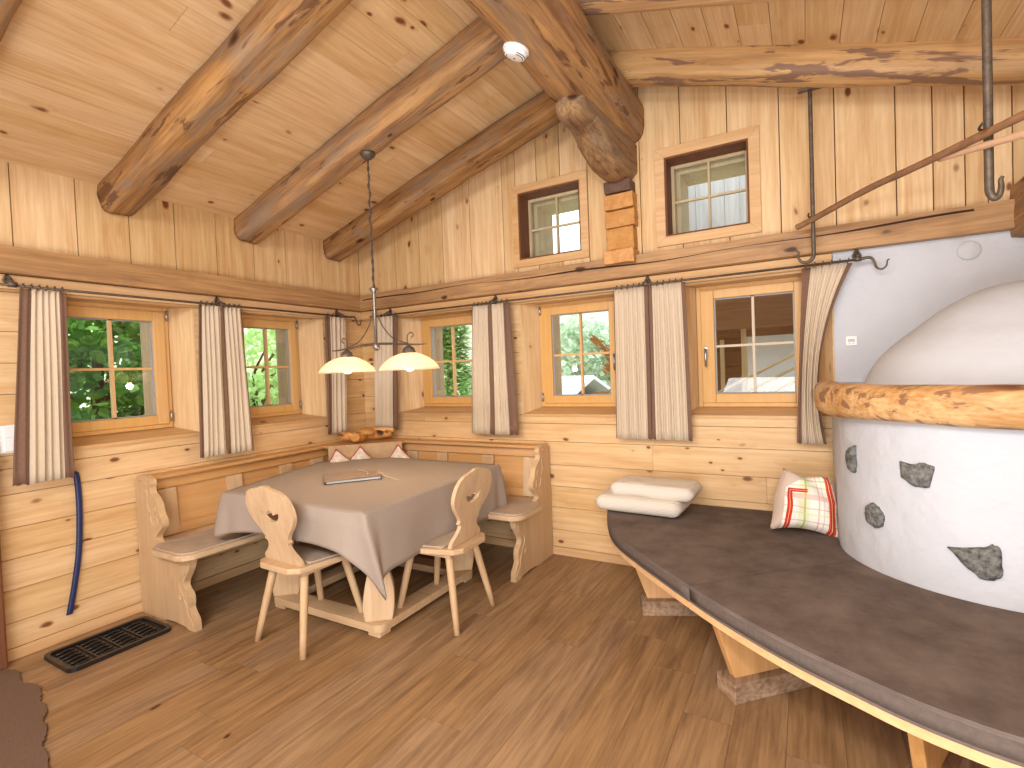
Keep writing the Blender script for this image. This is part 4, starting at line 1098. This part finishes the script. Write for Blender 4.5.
# trestle legs: panel on a rough timber pad, standing square to the rim
def trestle(px, py, tx, ty, L, label=None, front=.0):
    d = (Vector((tx, ty))-Vector((px, py))).normalized(); s = Vector((-d.y, d.x)); P = Vector((px, py))
    m = MB(); f = lambda a, o, z: (P.x+d.x*a+s.x*o, P.y+d.y*a+s.y*o, z)
    m.hexa([f(0, -.06, 0), f(L, -.06, 0), f(L, .06, 0), f(0, .06, 0), f(0, -.06, .085), f(L, -.06, .085), f(L, .06, .085), f(0, .06, .085)])
    bmesh.ops.subdivide_edges(m.b, edges=m.b.edges[:], cuts=4, use_grid_fill=True)
    for v in m.b.verts:
        if v.co.z > .005: v.co += noise.noise_vector(v.co*11)*.006
    leg = CB(m, 'foot_pad', wood('rough_timber_' + str(int(px*100)), 'a98a6b', '6b503a', 'y', knots=.2, var=.04, rough=.8, bump=.5, contrast=.9), bevel=.004)
    m = MB(); prof = [(.035, .086), (-.055, .34), (-.055, .391), (L-.02, .391), (L-.02, .086)]
    m.prism([prof], lambda a, b: f(a, -.02, b), lambda a, b: f(a, .02, b)); CB(m, 'leg', wood('bench_leg', 'cf9f68', 'b5834e', 'z', knots=.05), bevel=.004)
trestle(2.865, -.665, 3.9, -.20, .42)
trestle(3.41, -1.29, 4.15, -.55, .50)
trestle(4.02, -1.66, 4.32, -.9, .5)

# blanket
bl = empty('folded_blanket', (2.80, -.26, .501), math.radians(-3), 'cream ribbed blanket folded in layers at the left end of the curved bench', 'blanket')
def ribbed():
    t = NT('blanket_rib'); tc = t.new('ShaderNodeTexCoord'); w = t.new('ShaderNodeTexWave', i_Scale=28.0, i_Distortion=1.5, i_Detail=2.0); w.bands_direction = 'Z'
    mp_ = t.vmath('MULTIPLY', tc.outputs['Object'], (.15, .5, 1.3)); t.l(mp_, w.inputs['Vector'])
    t.l(t.mix(t.math('MULTIPLY', w.outputs['Fac'], .4), lin('e2dacd'), lin('c6b9a6')), t.b.inputs['Base Color']); t.b.inputs['Roughness'].default_value = .95; t.b.inputs['Specular IOR Level'].default_value = .1
    t.bump(w.outputs['Fac'], .5, .004); return t.m
RB_ = ribbed()
def roundslab(m, x0, x1, y0, y1, z0, z1, seed):
    n = 28; h = (z1-z0)/2; R = []
    for i in range(n+1):
        t = i/n; x = x0+(x1-x0)*t; e = min(t, 1-t)*(x1-x0)/(h*1.1); s = math.sqrt(max(.02, 1-(1-min(1, e))**2))
        ring = []
        for k in range(24):
            a = 2*PI*k/24; ca, sa = math.cos(a), math.sin(a)
            yy = (y0+y1)/2+((y1-y0)/2-h)*(1 if ca > 0 else -1)*min(1, abs(ca)*3)*1.0+h*ca*s; zz_ = (z0+z1)/2+h*s*sa*(.92+.08*abs(ca))
            nz = noise.noise(Vector((x*6, yy*6, seed)))*.010
            ring.append((x, yy+nz, max(.001, zz_+nz*.6)))
        R.append(ring)
    m.rings(R)
m = MB(); roundslab(m, -.30, .27, -.19, .17, .0, .115, 1); m.build('folded_layer', RB_, bl)
m = MB(); roundslab(m, -.215, .335, -.13, .17, .095, .195, 2); m.build('folded_layer', RB_, bl)

# ------------------------------------------------------------------ iron hooks and drying poles
def ironrod(name, x, y, z1, z0, label, hookdir, plate=True, r=.0125):
    rt = empty(name, (x, y, z0), 0, label, 'iron hook', 'hand-forged iron hanging hooks')
    m = MB(); H = z1-z0
    pts = [(0, 0, H), (0, 0, H*.66), (0, 0, H*.33), (0, 0, .05)]
    k = hookdir*(.42 if hookdir > 0 else 1); hk = [(0, 0, .05), (k*.005, 0, .02), (k*.03, 0, 0), (k*.062, 0, .005), (k*.078, 0, .035), (k*.075, 0, .06), (k*.088, 0, .072)]
    p = cr(pts, 3)+cr(hk, 5)[1:]; n = len(p); m.tube(p, [r if i < 12 else max(.004, r*(1-(i-12)/(n-12)*.6)) for i in range(n)], 10); m.build('shaft', iron(), rt)
    if plate: m = MB(); m.box(-.06, .06, -.02, .02, H-.008, H+.004); m.build('ceiling_plate', iron(), rt, bevel=.003)
    m = MB(); m.tube(cr([(-.02, -.02, .19+.04), (.02, -.022, .20+.04), (.022, .02, .21+.04), (-.02, .02, .22+.04), (-.02, -.02, .23+.04)], 4), .005, 6); m.build('wire_wrap', iron(), rt)
    return rt
ironrod('iron_hook', 3.795, -.21, 2.982, 2.01, 'thin iron hook hanging from the back rafter beside the last window', -1, r=.011)
ironrod('iron_hook', 4.335, -1.12, 2.87, 2.012, 'thick iron hook hanging at the right edge from the top', 1, plate=False, r=.0145)
def pole(name, pts, r0, r1, mat, label):
    m = MB(); p = cr(pts, 8); n = len(p)
    m.tube(p, [(r0+(r1-r0)*i/(n-1))*(1+.10*noise.noise(q*12)) for i, q in enumerate(p)], 10)
    o = m.build(name, mat); tag(o, label, 'pole'); return o
pole('drying_pole', [(3.715, -.17, 2.225), (3.80, -.245, 2.243), (4.02, -.56, 2.27), (4.16, -.80, 2.262), (4.32, -1.152, 2.238), (4.42, -1.40, 2.222), (4.55, -1.85, 2.20)], .017, .014, wood('pole_bark', '9a7250', '5e4230', 'y', knots=.3, knotsize=.01, cell=.1, rough=.8, bump=.5), 'bent brown drying pole resting in both iron hooks')
pole('drying_pole', [(4.237, -.90, 2.252), (4.335, -1.165, 2.195), (4.42, -1.40, 2.145), (4.54, -1.80, 2.07)], .012, .015, wood('pole_birch', 'd9b391', 'b98f6c', 'y', knots=.2, rough=.7), 'short pale peeled pole beside the brown pole at the right')

# ------------------------------------------------------------------ small items at the left
tr = empty('boot_tray', (.30, -2.295, 0), math.radians(0), 'black plastic boot tray with ribbed slots on the floor by the left wall', 'boot tray')
blk = plain('black_rubber', '1f1c1b', .32, spec=.6)
out_ = rr(-.17, .17, -.25, .25, .04, (1, 1, 1, 1)); inn = rr(-.148, .148, -.228, .228, .03, (1, 1, 1, 1))
m = MB(); m.prism([out_, inn], lambda a, b: (a, b, .0), lambda a, b: (a, b, .022)); m.build('rim', blk, tr, bevel=.004)
m = MB(); m.prism([inn], lambda a, b: (a, b, .0), lambda a, b: (a, b, .005)); m.build('base', blk, tr)
for i in range(4):
    for j in range(6):
        x = -.115+.046*j; y = -.165+.11*i
        m = MB(); m.tube(cr([(x, y-.042, .009), (x+.006, y-.02, .011), (x-.004, y+.01, .011), (x+.003, y+.038, .009)], 4), .0055, 6); m.build('rib', blk, tr)
for i in range(3):
    m = MB(); m.box(-.14, .14, -.114+.11*i, -.106+.11*i, .004, .014); m.build('cross_rib', blk, tr, bevel=.002)

m = MB(); R = []
pts = cr([(.016, -2.352, .965), (.03, -2.325, .965), (.022, -2.305, .93), (.02, -2.300, .75), (.022, -2.315, .5), (.02, -2.345, .3), (.018, -2.375, .145)], 8)
for i, p in enumerate(pts):
    w = .016; a = .008
    R.append([(p.x-a*.4, p.y-w, p.z), (p.x+a*.6, p.y-w*.6, p.z), (p.x+a*.6, p.y+w*.6, p.z), (p.x-a*.4, p.y+w, p.z)])
m.rings(R); sh_ = m.build('shoehorn', plain('navy_plastic', '26305c', .35)); tag(sh_, 'long narrow navy blue shoehorn hanging on the left wall below the curtain', 'shoehorn')

sw = empty('light_switch', (0.0, -2.615, 1.19), 0, 'white double light switch on the wall at the left edge', 'light switch')
m = MB(); m.box(0, .01, -.085, .085, -.075, .075); m.build('plate', wh, sw, bevel=.003)
for dy in (-.042, .042):
    for dz in (-.036, .036):
        m = MB(); m.box(.01, .015, dy-.034, dy+.034, dz-.03, dz+.03); m.build('rocker', wh, sw, bevel=.003)

# hide-shaped rug
pts = [(.10, -2.69), (.16, -2.664), (.22, -2.660), (.28, -2.675), (.36, -2.692), (.40, -2.672), (.47, -2.662), (.55, -2.678), (.63, -2.708), (.68, -2.708), (.76, -2.728), (.82, -2.762), (.88, -2.766), (.97, -2.80), (1.03, -2.83), (1.10, -2.838), (1.22, -2.878), (1.32, -2.93), (1.40, -3.1), (1.3, -3.5), (.1, -3.5)]
pp = [(p.x+.006*noise.noise(Vector((i*1.7, 0, 0))), p.y+.01*noise.noise(Vector((0, i*1.3, 0)))) for i, p in enumerate(cr([(a, b, 0) for a, b in pts], 6))]
m = MB(); m.prism([pp], lambda a, b: (a, b, .0), lambda a, b: (a, b, .012)); o = m.build('hide_rug', plain('rug_brown', '6a5546', .95, noise_amt=.6, nscale=70, col2=(116, 94, 78), bump=.5, bscale=200), bevel=.004)
tag(o, 'brown rug with a scalloped edge in the bottom left corner of the floor', 'rug')

# ------------------------------------------------------------------ outdoors
def ground():
    m = MB(); R = []
    for i in range(50):
        row = []
        for j in range(50):
            x = -40+52*i/49; y = -14+64*j/49
            h = -.5
            if x < -2.2: h += (min(0, x+2.2)*-.32)
            if y > 6: h += (y-6)*.10*(1 if x < 2 else .3)
            if x > -2.2 and y > -6.5 and y < .4 and x < 7: h = -.5
            row.append((x, y, h+.08*noise.noise(Vector((x*.3, y*.3, 0)))))
        R.append(row)
    m.rings(R, cap=False, closed=False); return m
o = ground().build('meadow', plain('grass', 'a9a896', .95, noise_amt=.7, nscale=2.5, col2=(206, 204, 160), spec=.1), recalc=False); o['kind'] = 'structure'; o.name = 'ground'
m = MB(); R = []
for i in range(60):
    a = math.radians(60+90*i/59); base = 55; row = []
    for j in range(12):
        rr_ = base+j*3; hh = -1+(j/11)**1.0*(20+5*noise.noise(Vector((i*.2, 0, 0)))); row.append((math.cos(a)*rr_, math.sin(a)*rr_, hh+1.2*noise.noise(Vector((i*.5, j*.7, 3)))))
    R.append(row)
m.rings(R, cap=False, closed=False)
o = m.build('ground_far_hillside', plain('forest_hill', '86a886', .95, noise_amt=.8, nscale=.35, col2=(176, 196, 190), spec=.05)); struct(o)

def leaves(m, c, rx, ry, rz_, n, size, shell=True, seed=0):
    rd = random.Random(seed)
    for _ in range(n):
        d = Vector((rd.gauss(0, 1), rd.gauss(0, 1), rd.gauss(0, 1))).normalized(); s = rd.uniform(.55, 1) if shell else rd.random()**.4
        p = Vector(c)+Vector((d.x*rx*s, d.y*ry*s, d.z*rz_*s))+noise.noise_vector(d*2.5)*rx*.25
        a = Vector((rd.gauss(0, 1), rd.gauss(0, 1), rd.gauss(0, .7))).normalized(); b = a.orthogonal().normalized(); b.rotate(Matrix.Rotation(rd.uniform(0, 6.3), 3, a)); nn = a.cross(b)
        L = size*rd.uniform(.6, 1.2); w = L*.38
        q = [p, p+a*L*.35+b*w, p+a*L*.7+b*w*.8+nn*.1*L, p+a*L+nn*.0, p+a*L*.7-b*w*.8+nn*.1*L, p+a*L*.35-b*w]
        v = [m.b.verts.new(x) for x in q]; r = rd.random()
        m._f([v[0], v[1], v[2], v[3]], r); m._f([v[0], v[3], v[4], v[5]], r)
def leafmat(key, c1, c2, tr=.35):
    if key in MATS: return MATS[key]
    t = NT(key); at = t.new('ShaderNodeAttribute', attribute_name='rnd'); c = t.mix(at.outputs['Fac'], lin(c1), lin(c2))
    t.l(c, t.b.inputs['Base Color']); t.b.inputs['Roughness'].default_value = .5
    tl = t.new('ShaderNodeBsdfTranslucent'); t.l(c, tl.inputs[0]); mx = t.new('ShaderNodeMixShader', i_0=tr); t.l(t.b.outputs[0], mx.inputs[1]); t.l(tl.outputs[0], mx.inputs[2]); t.l(mx.outputs[0], t.out.inputs[0])
    MATS[key] = t.m; return t.m
def bush(name, loc, rx, ry, rz_, n, size, mat, label, cat, seed, trunk=True, base_z=-.5, group=None):
    r = empty(name, (loc[0], loc[1], base_z), 0, label, cat, group)
    m = MB(); leaves(m, (0, 0, loc[2]-base_z), rx, ry, rz_, n, size, seed=seed); m.build('foliage', mat, r, recalc=False)
    m = MB(); rd = random.Random(seed)
    for k in range(6):
        m.tube(cr([(0, 0, 0), (rd.uniform(-.2, .2)*rx, rd.uniform(-.2, .2)*ry, (loc[2]-base_z)*.5), (rd.uniform(-.6, .6)*rx, rd.uniform(-.6, .6)*ry, loc[2]-base_z+rz_*rd.uniform(-.2, .6))], 4), [.05*(1-.08*i) for i in range(9)], 6)
    m.build('stem', plain('bark_brown', '6a5240', .9), r)
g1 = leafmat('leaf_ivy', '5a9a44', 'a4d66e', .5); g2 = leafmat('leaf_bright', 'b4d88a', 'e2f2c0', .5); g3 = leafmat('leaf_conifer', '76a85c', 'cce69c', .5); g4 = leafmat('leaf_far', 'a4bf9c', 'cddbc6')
bush('leafy_shrub', (-1.75, -1.55, 1.55), .65, .85, 1.1, 5200, .11, g1, 'dense green climbing shrub filling the first window on the left wall', 'shrub', 3)
bush('garden_bush', (-6.6, 3.3, 2.2), 1.6, 2.2, 1.5, 5000, .16, g2, 'bright sunlit bush beyond the second window on the left wall', 'bush', 4, base_z=.8)
bush('garden_bush', (-6.2, 7.2, 1.9), .9, 1.2, 1.3, 2500, .12, g2, 'smaller pale green bush at the right of the second window', 'bush', 5, base_z=.4)
def conifer(loc, h, r, label, seed, group):
    rt = empty('conifer_tree', loc, 0, label, 'tree', group); m = MB(); rd = random.Random(seed)
    for k in range(7000):
        t = rd.random()**.8; z = .2+t*(h-.2); a = rd.uniform(0, 2*PI); R_ = r*(1-t)**.8*(.5+.5*rd.random())*(1+.2*math.sin(z*5))
        p = Vector((math.cos(a)*R_, math.sin(a)*R_, z)); d = Vector((math.cos(a), math.sin(a), rd.uniform(-.5, .5))).normalized(); s = d.cross(Vector((0, 0, 1))).normalized()
        L = .16*rd.uniform(.5, 1.2); v = [m.b.verts.new(q) for q in (p-s*.02, p+d*L*.5-s*.035, p+d*L, p+d*L*.5+s*.035)]; m._f(v, rd.random())
    m.build('foliage', g3, rt, recalc=False)
    m = MB(); m.tube([(0, 0, 0), (0, 0, h*.9)], [.12, .02], 8); m.build('trunk', plain('bark_brown', '6a5240'), rt)
cg = 'conifers outside the third window'
conifer((-1.25, 3.1, -.5), 3.4, .8, 'tall conifer outside the third window, at its left pane', 1, cg)
conifer((-1.0, 4.6, -.5), 2.95, .74, 'lower conifer outside the third window, at its right pane', 2, cg)
conifer((-3.4, 5.6, -.3), 3.0, 1.2, 'far conifer behind the two near the third window', 3, cg)
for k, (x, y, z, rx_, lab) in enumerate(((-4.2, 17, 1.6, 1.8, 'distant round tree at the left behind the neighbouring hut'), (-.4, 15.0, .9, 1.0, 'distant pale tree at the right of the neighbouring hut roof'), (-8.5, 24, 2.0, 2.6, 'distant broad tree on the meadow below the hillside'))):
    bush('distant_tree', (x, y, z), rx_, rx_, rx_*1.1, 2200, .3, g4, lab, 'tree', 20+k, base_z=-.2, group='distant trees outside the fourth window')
# neighbouring hut
hut = empty('neighbour_hut', (-3.3, 10.5, -.85), math.radians(-12), 'small timber hut with a pale shingled roof outside the fourth window', 'hut')
m = MB(); m.box(-1.5, 1.5, -1.2, 1.2, 0, 1.3); m.build('wall', wood('hut_wood', '7d5a40', '4d3626', 'x'), hut)
m = MB(); m.hexa([(-1.9, -1.8, 1.2), (1.9, -1.8, 1.2), (1.9, 0, 2.0), (-1.9, 0, 2.0), (-1.9, -1.8, 1.3), (1.9, -1.8, 1.3), (1.9, 0, 2.1), (-1.9, 0, 2.1)]); m.hexa([(-1.9, 0, 2.0), (1.9, 0, 2.0), (1.9, 1.8, 1.2), (-1.9, 1.8, 1.2), (-1.9, 0, 2.1), (1.9, 0, 2.1), (1.9, 1.8, 1.3), (-1.9, 1.8, 1.3)]); m.build('roof', plain('roof_pale', 'c4c8cc', .6, noise_amt=.3, nscale=5), hut)
m = MB(); m.box(-.35, .35, -1.23, -1.19, .3, 1.0); m.build('window', plain('hut_pane', '40464c', .2), hut)

# dried plume and bowl on the outer sill of window 4
pl = empty('dried_plume', (2.435, .335, 1.2), 0, 'dried golden grass plume standing outside the fourth window', 'dried grass')
m = MB(); rd = random.Random(5)
m.tube(cr([(0, 0, 0), (.0, 0, .2), (-.01, 0, .36)], 4), .003, 6)
m.build('stalk', plain('straw', 'b98a4e', .8), pl)
m = MB()
for k in range(380):
    t = rd.random(); p = Vector((.0-.19*t, 0, .30+.19*t)) if rd.random() < .65 else Vector((.0-.09*t, 0, .31-.10*t))
    p += Vector((rd.gauss(0, .012), rd.gauss(0, .012), rd.gauss(0, .026)*(1.5-t)))
    d = Vector((-.8+rd.gauss(0, .25), rd.gauss(0, .25), .55+rd.gauss(0, .3))).normalized(); s = d.orthogonal()*.003
    v = [m.b.verts.new(q) for q in (p-s, p+s, p+d*.05)]; m._f(v, rd.random())
m.build('plume', plain('plume_gold', 'b67f42', .8), pl, recalc=False)
bw = empty('sill_bowl', (2.29, .37, 1.205), 0, 'small straw-coloured bird bowl outside the fourth window', 'bowl')
m = MB(); m.lathe([(.025, 0), (.045, .01), (.06, .035), (.065, .05), (.055, .047), (.04, .02), (.001, .015)], n=20); m.build('bowl', plain('straw', 'b98a4e'), bw)
m = MB(); m.tube([(.04, 0, .04), (.075, 0, .065), (.09, 0, .085)], .006, 6); m.build('handle', plain('straw', 'b98a4e'), bw)
for o_ in (pl, bw): pass

# timber porch outside windows 5 and 7
po = empty('porch', (3.9, 2.4, -.5), 0, 'timber porch with white panel and handrails seen through the fifth window', 'porch')
def PB(m, name, mat, par=None, **k):
    for v in m.b.verts: v.co -= po.location
    return m.build(name, mat, par or po, **k)
bw_ = wood('porch_wood', '8f6240', '5c3a22', 'x', knots=.3, knotsize=.015, cell=.2)
m = MB(); z = -.5
while z < 1.75: m.box(2.72, 3.16, 2.3, 2.4, z+.004, z+.17); z += .174
m.box(2.72, 3.16, 2.38, 2.5, -.5, 1.75, .5); PB(m, 'log_wall', bw_)
m = MB(); m.box(2.95, 2.99, 2.26, 2.3, -.5, 1.70); m.box(3.16, 3.21, 2.24, 2.36, -.5, 1.9); PB(m, 'post', wood('pale_post', 'd9bd94', 'b5946a', 'z', knots=0))
m = MB(); m.box(2.7, 5.4, 2.2, 2.42, 1.80, 2.16); PB(m, 'lintel', bw_)
m = MB(); m.box(2.7, 5.4, 2.26, 2.40, 1.72, 1.80); PB(m, 'lower_beam', bw_)
m = MB(); m.box(3.21, 5.4, 2.36, 2.40, -.5, 1.72); PB(m, 'white_panel', plain('porch_white', 'eef0f2', .7, noise_amt=.2, nscale=6))
for k in range(3):
    m = MB(); z_ = 1.02-.13*k; m.tube([(2.72, 1.9, z_), (3.9, 1.9, z_+.62)], .014, 8); PB(m, 'handrail', wood('pale_post', 'd9bd94', 'b5946a', 'z', knots=0))
m = MB()
x = 2.12
while x < 5.4: m.box(x, x+.146, 2.42, 2.46, 2.10, 4.2); x += .15
PB(m, 'gable_boards', grey_wood('z'))
# eave rafters outside
for k, x in enumerate((.9, 2.45)):
    pass
o = log('eave_log', (.6, .95, 2.60+.292*.6), (2.6, .95, 2.60+.292*2.6), .2, .2, old_log('x'), seed=31); tag(o, 'sloping log under the eaves seen through the upper left window', 'beam')
